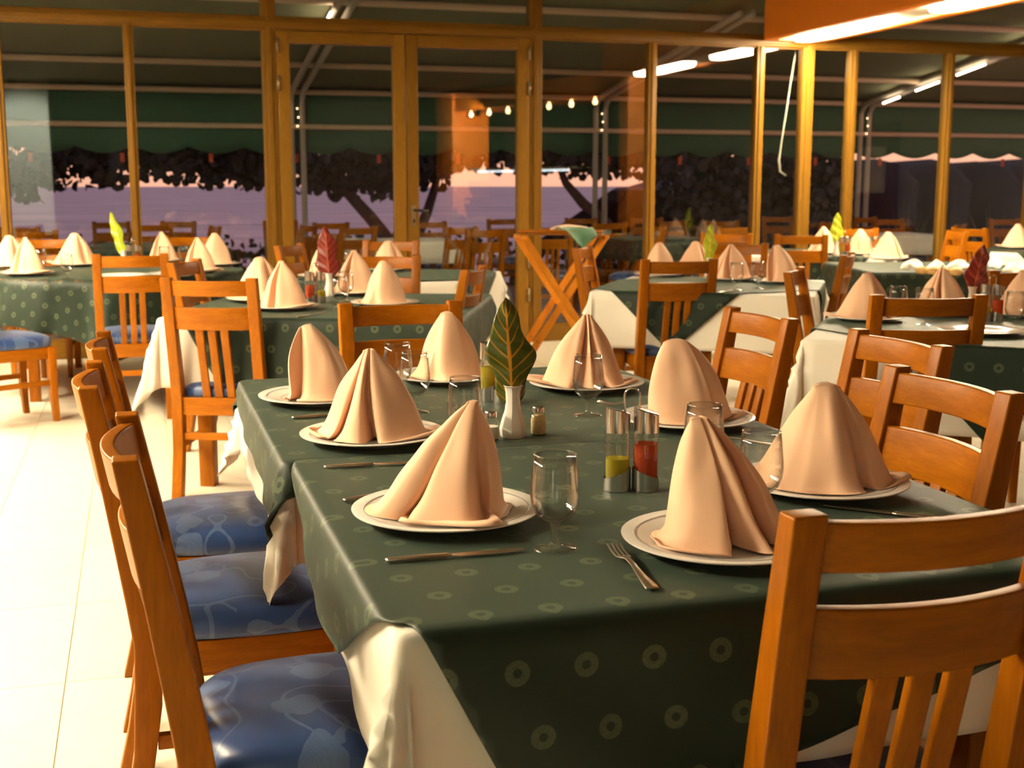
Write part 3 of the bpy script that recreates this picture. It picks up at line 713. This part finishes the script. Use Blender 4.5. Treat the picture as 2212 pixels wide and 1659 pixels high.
cutlery('fork', pt(1410, 1278), pt(1302, 1168), 'fork with four tines lying alone on the green cloth', FG)
cutlery('fork', pt(1455, 885), pt(1355, 880), 'fork beside the plate of the trailing flap napkin', FG)
cutlery('fork', pt(1690, 968), pt(1560, 955), 'fork beside the plate of the flat fronted napkin', FG)

# cruet set ----------------------------------------------------------------------------------
BPR = [(0, 0), (.0205, 0), (.0225, .002), (.0225, .078), (.0215, .082), (.0215, .085), (.0225, .089), (.0225, .104), (.021, .108)]
BOT = MB().lathe(BPR, 32).mesh('bottle', 'bottle_glass', smooth=True, angle=R(50))
def cap_mesh():
    n = 32; rings = []
    for z, k, sl in ((.104, .0228, 0), (.110, .0232, 0), (.136, .0225, 0), (.142, .0222, 1), (.1435, .0205, 1)):
        rings.append([(k * math.cos(2 * PI * i / n), k * math.sin(2 * PI * i / n), z - sl * .006 * math.cos(2 * PI * i / n)) for i in range(n)])
    return MB().loft(rings).mesh('cap', 'steel', smooth=True, angle=R(40))
CAP = cap_mesh()
def liq(h, m): return MB().lathe([(0, .002), (.0205, .002), (.0212, .004), (.0212, h), (0, h)], 28).mesh('liquid', m, smooth=True, angle=R(50))
OIL, OIL2, VIN = liq(.056, 'oil'), liq(.085, 'oil'), liq(.083, 'vinegar')
def cup_mesh():
    n = 40; rings = []
    for s_, r in ((0, .0238), (1, .0238), (1, .0246), (0, .0246)):
        ring = []
        for i in range(n):
            t = 2 * PI * i / n; h = .022 + .020 * (.5 + .5 * math.cos(t)); ring.append((r * math.cos(t), r * math.sin(t), (h if s_ else 0) + .001))
        rings.append(ring)
    rings.append(rings[0]); return MB().loft(rings, caps=False).lathe([(0, .001), (.0245, .001), (.0245, .0025), (0, .0025)], 40).mesh('cup', 'steel', smooth=True, angle=R(40))
CUP = cup_mesh()
def hoop():
    pts = [(0, 0, .002), (0, -.006, .10)]
    pts = [(.0, -.007, .002), (0, -.006, .05), (0, -.006, .10), (0, -.013, .15), (0, -.014, .172)]
    pts += [(0, -.014 * math.cos(PI * k / 8), .172 + .014 * math.sin(PI * k / 8)) for k in range(1, 8)]
    pts += [(0, .014, .172), (0, .013, .15), (0, .006, .10), (0, .006, .05), (0, .007, .002)]
    return MB().tube(pts, .0021, 8).mesh('handle', 'steel', smooth=True)
HOOP = hoop()
def cruet(x, y, rz, label, group, left=OIL, right=VIN):
    near = label.replace('steel cruet stand ', '').replace('with a loop handle ', '')
    r = tag(empty('cruet_stand', (x, y, ZP), R(rz)), label, 'cruet stand', group)
    for s in (-1, 1):
        c = link('cup', CUP, r); c.location = (s * .0255, 0, 0); c.rotation_euler = (0, 0, 0 if s < 0 else PI)
    h = link('handle', HOOP, r); h.rotation_euler = (0, 0, PI / 2)
    for s, lq, nm in ((-1, left, 'oil'), (1, right, 'vinegar')):
        b = link('%s_bottle' % nm, BOT, None); b.location = (x + s * .0255 * math.cos(R(rz)), y + s * .0255 * math.sin(R(rz)), ZP + .003); b.rotation_euler = (0, 0, R(rz) + (0 if s > 0 else .5))
        link('cap', CAP, b); link('liquid', lq, b)
        tag(b, ('bottle of yellow oil ' if lq is not VIN else 'bottle of red vinegar ') + 'in the stand ' + near, 'bottle', 'oil and vinegar bottles')
    return r
cx_, cy_ = pt(1363, 1058); cruet(cx_, cy_, -17, 'steel cruet stand with a loop handle in the middle of the fork half table', 'cruet stands')
cx_, cy_ = pt(1072, 868); cruet(cx_, cy_, -60, 'steel cruet stand behind the white vase', 'cruet stands', OIL2, VIN)
# vase with leaf
def leaf_mesh(mat, Lh, Wd, wavy=.12, bend=.06, seed=0):
    rnd = random.Random(seed); nu, nv = 12, 36; vs, fs, uv = [], [], []
    for j in range(nv + 1):
        v = j / nv; hw = Wd * (math.sin(PI * min(1, v ** .8)) ** .75) * (1 + wavy * math.sin(v * 15 + seed)) + .0015
        for i in range(nu + 1):
            u = 2 * i / nu - 1; asym = 1 + .12 * math.sin(v * 11 + seed + (2 if u > 0 else 0))
            vs.append((u * hw * asym, bend * v * v * Lh + abs(u) * hw * .22 + .004 * math.sin(v * 26 + u * 3), v * Lh)); uv.append((i / nu, v))
    for j in range(nv):
        for i in range(nu): a = j * (nu + 1) + i; fs.append((a, a + 1, a + nu + 2, a + nu + 1))
    me = bpy.data.meshes.new('leaf'); me.from_pydata(vs, [], fs); l = me.uv_layers.new(name='leaf')
    for p in me.polygons:
        p.use_smooth = True
        for li in p.loop_indices: l.data[li].uv = uv[me.loops[li].vertex_index]
    me.materials.append(MATS[mat]); return me
def vase_mesh():
    n = 8; rings = []
    for z, r in ((0, .026), (.004, .0285), (.020, .0300), (.040, .0245), (.060, .0180), (.080, .0158), (.100, .0165), (.110, .0190), (.114, .0215), (.115, .0215), (.114, .0185), (.09, .013), (.03, .010)):
        rings.append([(r * math.cos(2 * PI * (i + .5) / n), r * math.sin(2 * PI * (i + .5) / n), z) for i in range(n)])
    return MB().loft(rings).mesh('vase', 'white_ceramic', bevel=.0015, seg=2)
VASE = vase_mesh()
def vase(x, y, leafmat_, label, leaflabel, Lh=.20, Wd=.042, tilt=(0, 0), rz=-16, seed=0, zoff=.075):
    o = link('flower_vase', VASE); o.location = (x, y, ZP); tag(o, label, 'vase', 'white bud vases')
    l = link('croton_leaf', leaf_mesh(leafmat_, Lh, Wd, seed=seed)); l.location = (x, y, ZP + zoff); l.rotation_euler = (tilt[0], tilt[1], R(rz)); 
    md = l.modifiers.new('thickness', 'SOLIDIFY'); md.thickness = .0008
    tag(l, leaflabel, 'leaf', 'croton leaves in vases')
vx, vy = pt(1108, 944); vase(vx, vy, 'croton_green', 'white octagonal bud vase in the middle of the front table', 'large dark green croton leaf with orange veins standing in a vase', .235, .046, (R(4), R(-4)), seed=1, zoff=.07)
def jar(x, y, fill, fillmat, label):
    o = tag(empty('shaker_jar', (x, y, ZP)), label, 'jar', 'small jars on the front table')
    MB().lathe([(0, 0), (.0165, 0), (.0185, .003), (.0185, .036), (.0165, .043), (.0125, .048), (.0125, .052)], 10).build('jar_glass', 'bottle_glass', o, bevel=.0008)
    MB().lathe([(0, .003), (.0155, .003), (.0165, .006), (.0165, min(fill, .036)), (.0140, fill), (0, fill)], 20).build('filling', fillmat, o, smooth=True, angle=R(50))
    MB().lathe([(0, .050), (.0135, .050), (.0138, .060), (.012, .063), (0, .064)], 24).build('lid', 'steel', o, smooth=True, angle=R(50))
jar(*pt(1060, 950), .030, 'salt', 'small faceted salt jar with a steel lid beside the vase')
jar(*pt(1163, 939), .044, 'toothpick', 'small glass jar full of toothpicks with a lid')
# dark spot on the flat fronted napkin is a tiny insect like mark
# ---------------- settings of the other tables
NB = [NM[2], NM[7], NM[4], NM[3]]
def setting(px, py, k, where, s=1.0, glass=None, nap=True, by=''):
    x, y = pt(px, py); by = (by + ' ') if by else ''
    plate(x, y, 'white plate ' + by + 'on ' + where, 'plates on ' + where, lines=False)
    if nap: napkin(NB[k % 4], x, y, 'tent folded napkin ' + by + 'on ' + where, 'napkins on ' + where, rz=-16.6 + (k * 37 % 50 - 25), s=s)
    if glass: goblet(*pt(*glass), 'goblet ' + by + 'on ' + where, 'glasses on ' + where)
W2 = 'the second table'
setting(612, 668, 0, W2, 1.08, (736, 668), by='next to the knife'); setting(832, 660, 2, W2, 1.05, (748, 652), by='behind the front table end chair'); setting(562, 651, 1, W2, 1.08, by='beside the bright lit chair'); setting(768, 636, 0, W2, 1.12, by='next to the red leaf')
cutlery('knife', pt(642, 686), pt(705, 676), 'knife beside a plate on the second table', 'knives on the second table')
x, y = pt(682, 655); cruet(x, y, 5, 'steel cruet stand on the second table', 'cruet stands', VIN, OIL)
x, y = pt(712, 640); vase(x, y, 'croton_red', 'white bud vase on the second table', 'dark red croton leaf on the second table', .27, .055, (R(6), R(-3)), seed=4)
W3 = 'the small table by the glass door'
setting(838, 585, 1, W3, 1.0, (755, 590), by='before its far chair'); setting(700, 600, 2, W3, 1.0, by='behind the red leaf')
WL = 'the round table'
setting(60, 594, 0, WL, 1.15, (90, 588), by='next to the knife'); setting(22, 578, 1, WL, 1.1, by='directly behind the knife setting'); setting(163, 574, 1, WL, 1.15, (146, 602), by='between the knife setting and the leaf'); setting(352, 567, 0, WL, 1.1, (398, 577), by='between the cruet stand and its far chair'); setting(468, 574, 2, WL, 1.15, by='nearest the door post'); setting(430, 588, 0, WL, 1.1, by='over the second table chair'); setting(265, 600, 0, WL, nap=False, by='without napkin behind its front chair'); setting(378, 596, 0, WL, nap=False, glass=(356, 580), by='without napkin beside the goblets')
cutlery('knife', pt(50, 608), pt(90, 604), 'knife beside a plate on the round table', 'knives on the round table')
x, y = pt(268, 577); vase(x, y, 'croton_yellow', 'white bud vase on the round table', 'narrow bright green croton leaf on the round table', .30, .035, (R(4), R(-14)), seed=6)
x, y = pt(290, 577); cruet(x, y, 0, 'steel cruet stand on the round table', 'cruet stands', OIL, VIN)
W4 = 'the diamond cloth table'
setting(1425, 597, 2, W4, 1.05, by='nearest the tray stand'); setting(1500, 588, 1, W4, 1.0, by='behind the yellow green leaf'); setting(1578, 606, 0, W4, 1.05, (1590, 627), by='before the reddish chair'); setting(1688, 612, 3, W4, 1.1, (1636, 624), by='at the white draped corner'); setting(1470, 622, 0, W4, nap=False, by='without napkin behind its front chair')
cutlery('knife', pt(1550, 634), pt(1590, 626), 'knife beside a plate on the diamond cloth table', 'knives on the diamond cloth table')
x, y = pt(1532, 598); vase(x, y, 'croton_yellow', 'white bud vase on the diamond cloth table', 'yellow green croton leaf on the diamond cloth table', .24, .036, (R(4), 0), seed=7)
W5 = 'the table with the dark red leaf'
setting(1868, 692, 1, W5, 1.0, (1938, 697), by='at the white draped corner'); setting(2032, 680, 0, W5, 1.0, (1995, 702), by='behind the wide chair back'); setting(2120, 722, 0, W5, nap=False, glass=(2190, 712), by='without napkin'); setting(2206, 684, 1, W5, 1.0, by='beside the cruet stand')
x, y = pt(2098, 676); vase(x, y, 'croton_red', 'white bud vase on the table with the dark red leaf', 'dark red croton leaf on the table with the orange chair row', .22, .046, (R(4), R(10)), seed=9)
x, y = pt(2140, 694); cruet(x, y, -10, 'steel cruet stand beside the dark red leaf', 'cruet stands', OIL, VIN)
W6 = 'the table with the yellow leaf'
setting(1858, 551, 2, W6, 1.05, (1888, 553), by='beside the cruet stand'); setting(1915, 561, 1, W6, 1.05, by='nearest the last post'); setting(1778, 549, 0, W6, 1.1, by='beside the yellow leaf')
x, y = pt(1806, 553); vase(x, y, 'croton_yellow', 'white bud vase on the table with the yellow leaf', 'bright yellow croton leaf on the table by the glass', .26, .046, (R(3), 0), seed=8)
x, y = pt(1824, 553); cruet(x, y, 0, 'steel cruet stand on the table with the yellow leaf', 'cruet stands', OIL2, VIN)
setting(2195, 537, 1, 'the last table by the glass', 1.1)
# crumpled napkins and bread on a tray
def crumple(seed, s):
    rnd = random.Random(seed); n, m = 28, 14; rings = []
    ph = [rnd.uniform(0, 6) for _ in range(6)]
    for j in range(m):
        f = j / (m - 1); ring = []
        for i in range(n):
            t = 2 * PI * i / n; r = s * math.cos(f * PI / 2) ** .6 * (1 + .22 * math.sin(3 * t + ph[0] + 2 * f) + .16 * math.sin(5 * t + ph[1] - 3 * f) + .10 * math.sin(9 * t + ph[2])) + .002
            ring.append((r * math.cos(t), r * .75 * math.sin(t), s * .75 * f * (1 + .22 * math.sin(2 * t + ph[3])) + .001))
        rings.append(ring)
    return MB().loft(rings).mesh('crumpled_napkin', 'white_cloth', smooth=True)
for k, (px, py) in enumerate(((1972, 582), (2022, 583), (2072, 583), (2150, 578), (2197, 588))):
    x, y = pt(px, py); o = link('crumpled_napkin', crumple(k, .075)); o.location = (x, y, ZP); o.rotation_euler = (0, 0, k * 1.3)
    tag(o, 'crumpled white napkin heaped on the plain green table', 'napkin', 'crumpled napkins')
for k, (px, py) in enumerate(((1992, 592), (2016, 593), (2041, 594), (2064, 595))):
    x, y = pt(px, py); o = MB().lathe([(0, 0), (.03, .004), (.042, .02), (.034, .038), (.015, .047), (0, .048)], 20).build('bread_roll', 'bread', smooth=True); o.location = (x, y, ZP)
    tag(o, 'small golden bread roll in front of the crumpled napkins', 'bread', 'bread rolls')

# ------------------------------------------------------------------ TRAY STAND
ts = tag(empty('tray_stand', (2.98, 8.75, 0), R(-8)), 'folding wooden tray stand with crossed orange legs near the glass', 'stand')
for y0 in (-.17, .17):
    for s in (-1, 1):
        a = Vector((s * -.30, y0 + s * .018, 0)); b = Vector((s * .30, y0 + s * .018, .93)); d = (b - a).normalized(); sdx = Vector((0, 1, 0)); up = d.cross(sdx)
        rings = [[p + up * (i * .026) + sdx * (j * .011) for i, j in ((-1, -1), (1, -1), (1, 1), (-1, 1))] for p in (a, b)]
        MB().loft(rings).build('leg', 'tray_wood', ts, bevel=.003)
for s in (-1, 1):
    MB().box(s * .30 - .018, s * .30 + .018, -.21, .21, .915, .94).build('top_bar', 'tray_wood', ts, bevel=.004)
    MB().tube([(s * .19, -.17, .17), (s * .19, .17, .17)], .012, 8).build('stretcher', 'tray_wood', ts, smooth=True)
def traymesh():
    rings = []; n = 40
    for k, z in ((.90, .004), (1.0, .020), (1.03, .034), (1.01, .034), (.97, .020), (.88, .008)):
        rings.append([(.31 * k * math.cos(2 * PI * i / n), .22 * k * math.sin(2 * PI * i / n), z) for i in range(n)])
    return MB().loft(rings).mesh('serving_tray', 'wood_across', smooth=True)
tr = link('serving_tray', traymesh()); tr.location = (2.98, 8.75, .94); tr.rotation_euler = (0, 0, R(-8)); tag(tr, 'oval brown serving tray lying on the folding stand', 'tray')
gc = MB(); n = 16; vs = []; fs = []
for j in range(n + 1):
    for i in range(n + 1):
        u, v = i / n, j / n; x = -.06 + .27 * u; y = -.29 + .22 * v - .03 * u
        d = max(0, -.19 - y); z = .040 + .006 * math.sin(9 * u + 4 * v) - d * (1.1 * max(0, 1 - abs(u - .62) / .5) + .1); vs.append((x, y, z))
for j in range(n):
    for i in range(n): a = j * (n + 1) + i; fs.append((a, a + 1, a + n + 2, a + n + 1))
o = gc.add(vs, fs).build('tray_cloth', 'green_tray_cloth', smooth=True); o.location = (2.98, 8.75, .955); o.rotation_euler = (0, 0, R(-8)); md = o.modifiers.new('t', 'SOLIDIFY'); md.thickness = .003
tag(o, 'pale green cloth hanging over the edge of the serving tray', 'cloth')
o = link('folded_napkin', crumple(21, .10)); o.location = (3.03, 8.74, .975); o.scale = (1.3, .9, .45); tag(o, 'loose peach napkin lying on the serving tray', 'napkin'); o.data.materials[0] = MATS['napkin_cloth']

# ------------------------------------------------------------------ TERRACE
struct(MB().box(-12, 22, YW + .06, 16.2, -.16, -.02).build('terrace_floor', 'terrace_tile'))
AX = [-5.7, -1.93, 1.85, 5.63, 9.40, 13.2]
def azz(y): return 2.39 + .154 * (15.0 - y)
aw = tag(empty('awning', (3.7, YW, 0)), 'green canvas awning with scalloped valance over the terrace', 'awning')
vs, fs = [], []; ny = 14; xa, xb = -10.0, 15.5; nx = 60
for j in range(ny + 1):
    y = YW + .12 + (15.10 - YW - .12) * j / ny
    for i in range(nx + 1): vs.append((xa + (xb - xa) * i / nx - 3.7, y - YW, azz(y) + .05 - .025 * abs(math.sin(j * PI / 3.5))))
for j in range(ny):
    for i in range(nx): a = j * (nx + 1) + i; fs.append((a, a + 1, a + nx + 2, a + nx + 1))
o = MB().add(vs, fs).build('canopy', 'awning_canopy', aw, smooth=True); md = o.modifiers.new('t', 'SOLIDIFY'); md.thickness = .004
vs, fs = [], []; nx = 680; rows = [2.46, 2.2, 1.98, 1.84, None]
for j, z in enumerate(rows):
    for i in range(nx + 1):
        x = xa + (xb - xa) * i / nx; zz = z if z else 1.735 - .075 * abs(math.sin(PI * x / .62)); vs.append((x - 3.7, 15.07 - YW + .03 * math.sin(x * 3 + j) * (j > 0), zz))
for j in range(4):
    for i in range(nx): a = j * (nx + 1) + i; fs.append((a, a + 1, a + nx + 2, a + nx + 1))
o = MB().add(vs, fs).build('valance', 'awning_canvas', aw, smooth=True); md = o.modifiers.new('t', 'SOLIDIFY'); md.thickness = .004
for y, z in ((11.45, azz(11.45) - .03), (13.7, azz(13.7) - .03), (14.97, 2.37), (14.99, 1.975)):
    MB().tube([(xa - 3.7, y - YW, z), (xb - 3.7, y - YW, z)], .032, 10).build('cross_bar', 'awning_bar', aw, smooth=True)
for k in range(14):
    x = -1.1 + k * .98
    MB().box(x - 3.7 - .022, x - 3.7 + .022, 15.05 - YW - .01, 15.05 - YW, 1.56, 1.66).build('red_tag', 'red_tag', aw)
for k, x in enumerate(AX):
    f = empty('tube_arch', (x - 3.7, 15.0 - YW, -.02)); f.parent = aw
    for s in (-1, 1):
        pts = [(s * .065, 0, 0), (s * .065, 0, 2.25)] + [(s * .065, -.28 * (1 - math.cos(a)), 2.25 + .16 * math.sin(a)) for a in (R(25), R(50), R(75))] + [(s * .065, 11.1 - 15, azz(11.1) - .06)]
        MB().tube(pts, .034, 10).build('post', 'white_tube', f, smooth=True)
    for j, (a, b) in enumerate({1.85: ((11.4, 12.15),), 9.4: ((11.4, 12.0), (12.4, 12.9), (13.25, 13.7), (14.05, 14.4))}.get(x, ())):
        z0, z1 = azz(a) - .12, azz(b) - .12
        MB().tube([(-.12, a - 15, z0), (-.12, b - 15, z1)], .014, 8).build('light_tube', 'terrace_tube', f, smooth=True)
    for j in range(3):
        z = 2.2 - j * .10; b_ = MB().lathe([(0, -.011), (.008, -.007), (.011, 0), (.008, .007), (0, .011)], 8).build('fairy_light', 'fairy_light', f, smooth=True); b_.location = (.0 + .012 * (j % 2), -.05, z)
# awning crank hanging on the glass wall
ck = MB().tube([(5.60, YW + .09, 2.46), (5.49, YW + .10, 1.62), (5.478, YW + .10, 1.52), (5.49, YW + .10, 1.42), (5.55, YW + .10, 1.385)], [.007, .007, .011, .010, .007], 8).build('awning_crank', 'white_tube', smooth=True)
tag(ck, 'thin pale crank rod hanging behind the glass by a post', 'crank')
# terrace tables and chairs
TG = 'terrace chairs seen through the glass'
OT = [(.1, 12.2), (2.6, 12.6), (5.2, 12.4), (8.2, 12.6), (11.0, 12.8)]
for i, (x, y) in enumerate(OT):
    table(x, y, 1.0, 1.0, 10 * (i % 3 - 1), 'terrace dining table with pale cloth seen through the glass', 'terrace tables')
    drape('terrace_cloth', x, y, 1.0, 1.0, 10 * (i % 3 - 1), rect(1.0, 1.0, .22), 'white_cloth' if i % 2 else 'green_cloth', .003, 'cloth on a terrace table seen through the glass', group='terrace tablecloths', res=.06, seed=60 + i)
oc = [(40, 492, 170), (75, 500, 20), (240, 478, 185), (330, 486, 0), (385, 474, 160), (465, 490, 100), (605, 472, 190), (668, 487, 60), (715, 482, 5), (775, 492, 20), (930, 480, 200), (1085, 468, 185), (1050, 500, 10), (1195, 492, -10), (1255, 470, 170), (1318, 482, 5), (1398, 462, 150), (1432, 492, 60), (1560, 478, 175), (1590, 492, 0), (1680, 468, 170), (1795, 480, 30), (1920, 474, 180), (1870, 470, 20), (2075, 488, 40), (2170, 474, 175), (1452, 478, 200), (1000, 492, 30)]
for px, py, rr in oc:
    q = P(px, py, .90)
    if q.y > 14.5 or q.y < 10.9:
        yy = min(14.4, max(10.95, q.y)); q = PW(px, py, yy)
    c = chair(q.x, q.y, rr, 'terrace chair with slat back seen through the glass wall', TG); c.location.z = -.02
# low hedge at the terrace edge, trees, hill, sea
def leaf_cloud(pts, size, seed, flatten=.35):
    rnd = random.Random(seed); vs, fs = [], []
    for p in pts:
        ax = Vector((rnd.gauss(0, 1), rnd.gauss(0, 1), rnd.gauss(0, .6))).normalized(); b = ax.orthogonal().normalized(); c = ax.cross(b); s = size * rnd.uniform(.6, 1.25); o = len(vs); r0 = rnd.uniform(0, 6.28)
        b, c = b * math.cos(r0) + c * math.sin(r0), c * math.cos(r0) - b * math.sin(r0)
        for k in range(6):
            t = 2 * PI * k / 6; q = Vector(p) + b * (s * math.cos(t)) + c * (s * .8 * math.sin(t)) + ax * (s * .12 * math.cos(2 * t)); vs.append(tuple(q))
        fs.append(tuple(range(o, o + 6)))
    return MB().add(vs, fs)
hd = tag(empty('low_hedge', (4, 16.0, 0)), 'low dark hedge along the edge of the terrace', 'hedge'); rnd = random.Random(5)
pts = [(rnd.uniform(-10, 14), rnd.uniform(-.35, .35), rnd.uniform(0, .55) + .10 * math.sin(k * .01) + (.12 if rnd.random() < .10 else 0)) for k in range(5200)]
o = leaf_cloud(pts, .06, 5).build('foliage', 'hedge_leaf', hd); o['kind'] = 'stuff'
def tree(x, y, trunk, clumps, n, size, label, seed):
    r = tag(empty('seaside_tree', (x, y, -1.5)), label, 'tree', 'trees on the shore'); rnd = random.Random(seed)
    for path, rad in trunk: MB().tube(([(path[0][0] - x, path[0][1] - y, .4)] if path[0][2] < .8 else []) + [(a - x, b - y, c + 1.5) for a, b, c in path], ([rad[0] * 1.2] if path[0][2] < .8 else []) + list(rad), 10).build('trunk', 'trunk_bark', r, smooth=True)
    pts = []
    tot = sum(c[3] * c[5] for c in clumps)
    for cx, cy, cz, rx, ry, rz in clumps:
        for _ in range(int(n * rx * rz / tot)):
            a, b, c = (max(-1.15, min(1.15, rnd.gauss(0, .55))) for _ in range(3))
            pts.append((cx + a * rx - x, cy + b * ry - y, cz + c * rz + 1.5))
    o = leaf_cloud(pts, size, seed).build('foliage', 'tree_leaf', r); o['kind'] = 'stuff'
YT = [18.2]
def at(px, py): q = PW(px, py, YT[0]); return q.x, q.y, q.z
def clump(px, py, w, h, d=.45):
    Y = YT[0]; py -= 10; a = PW(px, py, Y); k = Y / FPX * 1.03; return (a.x, a.y, a.z, w * k, d, h * k)
tree(*at(330, 500)[:2], [([at(-60, 560), at(-40, 420), at(60, 330), at(300, 280)], [.12, .10, .07, .05]), ([at(170, 340), at(420, 320), at(540, 350)], [.07, .05, .03])],
     [clump(165, 355, 70, 48), clump(230, 345, 50, 42), clump(330, 340, 70, 45), clump(430, 345, 70, 48), clump(510, 350, 75, 50), clump(560, 380, 40, 30), clump(30, 390, 60, 40), clump(380, 280, 260, 60), clump(215, 385, 14, 18), clump(455, 385, 22, 14)], 3300, .085, 'dark broad leaved shore tree beyond the round table', 1)
YT[0] = 21.0
tree(*at(790, 560)[:2], [([at(840, 520), at(800, 470), at(750, 415), at(700, 380), at(660, 330)], [.13, .11, .095, .07, .04]), ([at(905, 500), at(922, 460), at(938, 410), at(950, 350), at(990, 280)], [.10, .085, .07, .06, .04])],
     [clump(700, 370, 60, 45), clump(770, 375, 75, 55), clump(830, 370, 60, 55), clump(920, 365, 60, 45), clump(1000, 345, 70, 30), clump(1090, 335, 60, 26), clump(850, 300, 300, 60), clump(690, 400, 30, 18), clump(640, 350, 40, 40)], 3300, .085, 'dark leaning shore tree with two trunks beyond the glass door', 2)
YT[0] = 18.2
tree(*at(1300, 560)[:2], [([at(1310, 480), at(1260, 440), at(1222, 395), at(1200, 340)], [.09, .08, .06, .04])],
     [clump(1200, 345, 60, 32), clump(1270, 350, 60, 38), clump(1340, 345, 60, 40), clump(1250, 290, 150, 50), clump(1420, 345, 60, 45)], 1500, .085, 'dark shore tree with one thin leaning trunk beyond the tray stand', 3)
YT[0] = 21.0
tree(*at(1560, 560)[:2], [([at(1600, 520), at(1580, 420), at(1560, 330)], [.1, .08, .05])],
     [clump(1510, 390, 80, 75), clump(1600, 400, 80, 80), clump(1690, 400, 80, 75), clump(1780, 405, 70, 70), clump(1620, 470, 130, 30)], 2600, .10, 'dense dark shore tree beyond the diamond cloth table', 4)
hl = []
n = 70
vs, fs = [], []
for i in range(n + 1):
    px = 1560 + i * 16; a = PW(px, 400, 60)
    e = 350 - 6 * math.sin(i * .6) - 5 * math.sin(i * 1.7 + 1) + max(0, (1700 - px) * .45)
    zt = PW(px, e, 60).z
    for yy, zz in ((60, -4), (60, zt * .55), (61, zt * .9), (63, zt), (75, zt * .9), (95, -4)):
        vs.append((a.x, yy + 1.2 * math.sin(i * .9 + zz), zz))
for i in range(n):
    for j in range(5): q = i * 6 + j; fs.append((q, q + 1, q + 7, q + 6))
o = MB().add(vs, fs).build('headland', 'mountain', smooth=True); tag(o, 'dark headland across the water beyond the soffit side of the glass', 'hill')
for k, (px, py) in enumerate(((1960, 430), (2150, 430))):
    q = PW(px, 480, 17.5); r = tag(empty('yucca_plant', (q.x, 17.5, -.6)), 'spiky leaved plant growing beyond the terrace', 'plant', 'spiky plants beyond the terrace'); rnd = random.Random(k); m = MB()
    for _ in range(34):
        a = rnd.uniform(0, 6.28); L = rnd.uniform(.8, 1.5); el = rnd.uniform(.5, 1.4); pts = []
        for t in (0, .35, .7, 1): pts.append((L * t * math.cos(el) * math.cos(a), L * t * math.cos(el) * math.sin(a), .3 + L * t * math.sin(el) - .25 * t * t * L * math.cos(el)))
        m.tube(pts, [.016, .02, .014, .002], 4)
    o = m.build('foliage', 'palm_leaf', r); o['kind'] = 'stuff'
    MB().tube([(0, 0, -.9), (.02, 0, -.3), (0, 0, .35)], [.07, .06, .05], 8).build('trunk', 'trunk_bark', r, smooth=True)
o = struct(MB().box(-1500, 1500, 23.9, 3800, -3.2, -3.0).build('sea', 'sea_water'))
struct(MB().box(-60, 60, 16.2, 24, -3.4, -1.0).build('shore', 'concrete'))

# ------------------------------------------------------------------ BAR SIDE OF THE ROOM (behind the camera, mirrored in the glass)
bar = tag(empty('bar_canopy', (6.40, -.25, 0), R(-12.6)), 'orange bar canopy with a row of bulbs mirrored in the glass', 'bar')
MB().box(-.25, .55, -2.4, 2.5, 2.62, 2.95).build('canopy_board', 'orange_paint', bar, bevel=.01)
MB().box(-.30, .45, -3.1, -2.4, 0, 2.95).build('end_column', 'orange_paint', bar, bevel=.01)
MB().box(-.1, .5, -2.3, 2.4, 1.02, 1.07).build('counter_top', 'wood_dark', bar, bevel=.005)
MB().box(0, .5, -2.3, 2.4, 0, 1.02).build('counter_front', 'wood_dark', bar)
MB().box(-.06, -.02, -1.9, 1.2, 1.52, 1.56).build('light_strip', 'bar_strip', bar)
MB().box(-.12, .3, -2.1, 1.4, 1.56, 1.60).build('glass_shelf', 'cream_paint', bar)
for k in range(7):
    b = MB().lathe([(0, -.05), (.025, -.045), (.042, -.01), (.04, .015), (.022, .04), (.016, .07), (0, .07)], 16).build('bulb', 'bulb_glow', bar, smooth=True); b.location = (-.12, -2.0 + k * .68, 2.55)
for (x, y, w_, nm, lab) in ((6.66, 3.6, .34, 'orange_column', 'orange square column mirrored in the glass'),):
    o = MB().box(-w_ / 2, w_ / 2, -w_ / 2, w_ / 2, 0, 3.0 - .002).build(nm, 'orange_paint', bevel=.01); o.location = (x, y, 0); tag(o, lab, 'column')
def added_spotlamp(loc, target, power, label, col=(1, .85, .6)):  # invented lamps, added to brighten the columns mirrored in the glass
    r = tag(empty('added_spotlight', loc), label, 'lamp', 'added lamps for the mirrored columns'); d = Vector(target) - Vector(loc); r.rotation_euler = d.to_track_quat('-Z', 'Y').to_euler()
    MB().lathe([(.03, .10), (.045, .09), (.05, .0), (.046, 0), (.04, .08), (0, .085)], 20).build('housing', 'dark_metal', r, smooth=True)
    MB().tube([(0, 0, .09), (0, 0, .16)], .01, 8).build('stem', 'dark_metal', r, smooth=True)
    l = bpy.data.lights.new('beam', 'SPOT'); l.energy = power; l.spot_size = R(84); l.spot_blend = .6; l.color = col; l.shadow_soft_size = .03
    lo = link('beam', l, r); lo.location = (0, 0, .02)
added_spotlamp((5.65, -1.0, 2.5), (5.80, -2.6, 2.0), 600, 'added small black lamp brightening the orange bar end')
added_spotlamp((6.3, 5.3, 2.85), (6.6, 3.75, 2.0), 320, 'added small black lamp brightening the orange column')
added_spotlamp((-1.7, -.6, 2.8), (-1.67, -2.25, 1.5), 520, 'added small black lamp brightening the pale column', (.85, 1, .95))
wc = MB().box(-.37, .37, -.3, .3, 0, 2.998).build('white_column', 'cream_paint', bevel=.01); wc.location = (-1.67, -2.6, 0); tag(wc, 'pale square column mirrored in the glass beyond the round table', 'column')
dr = struct(empty('door_3', (9.46, 5.2, 0)))
MB().box(-.04, .03, -.5, .5, 0, 2.1).build('leaf', 'wood_dark', dr, bevel=.005); MB().box(-.07, -.04, -.3, .3, 1.2, 1.8).build('pane', 'cream_paint', dr)
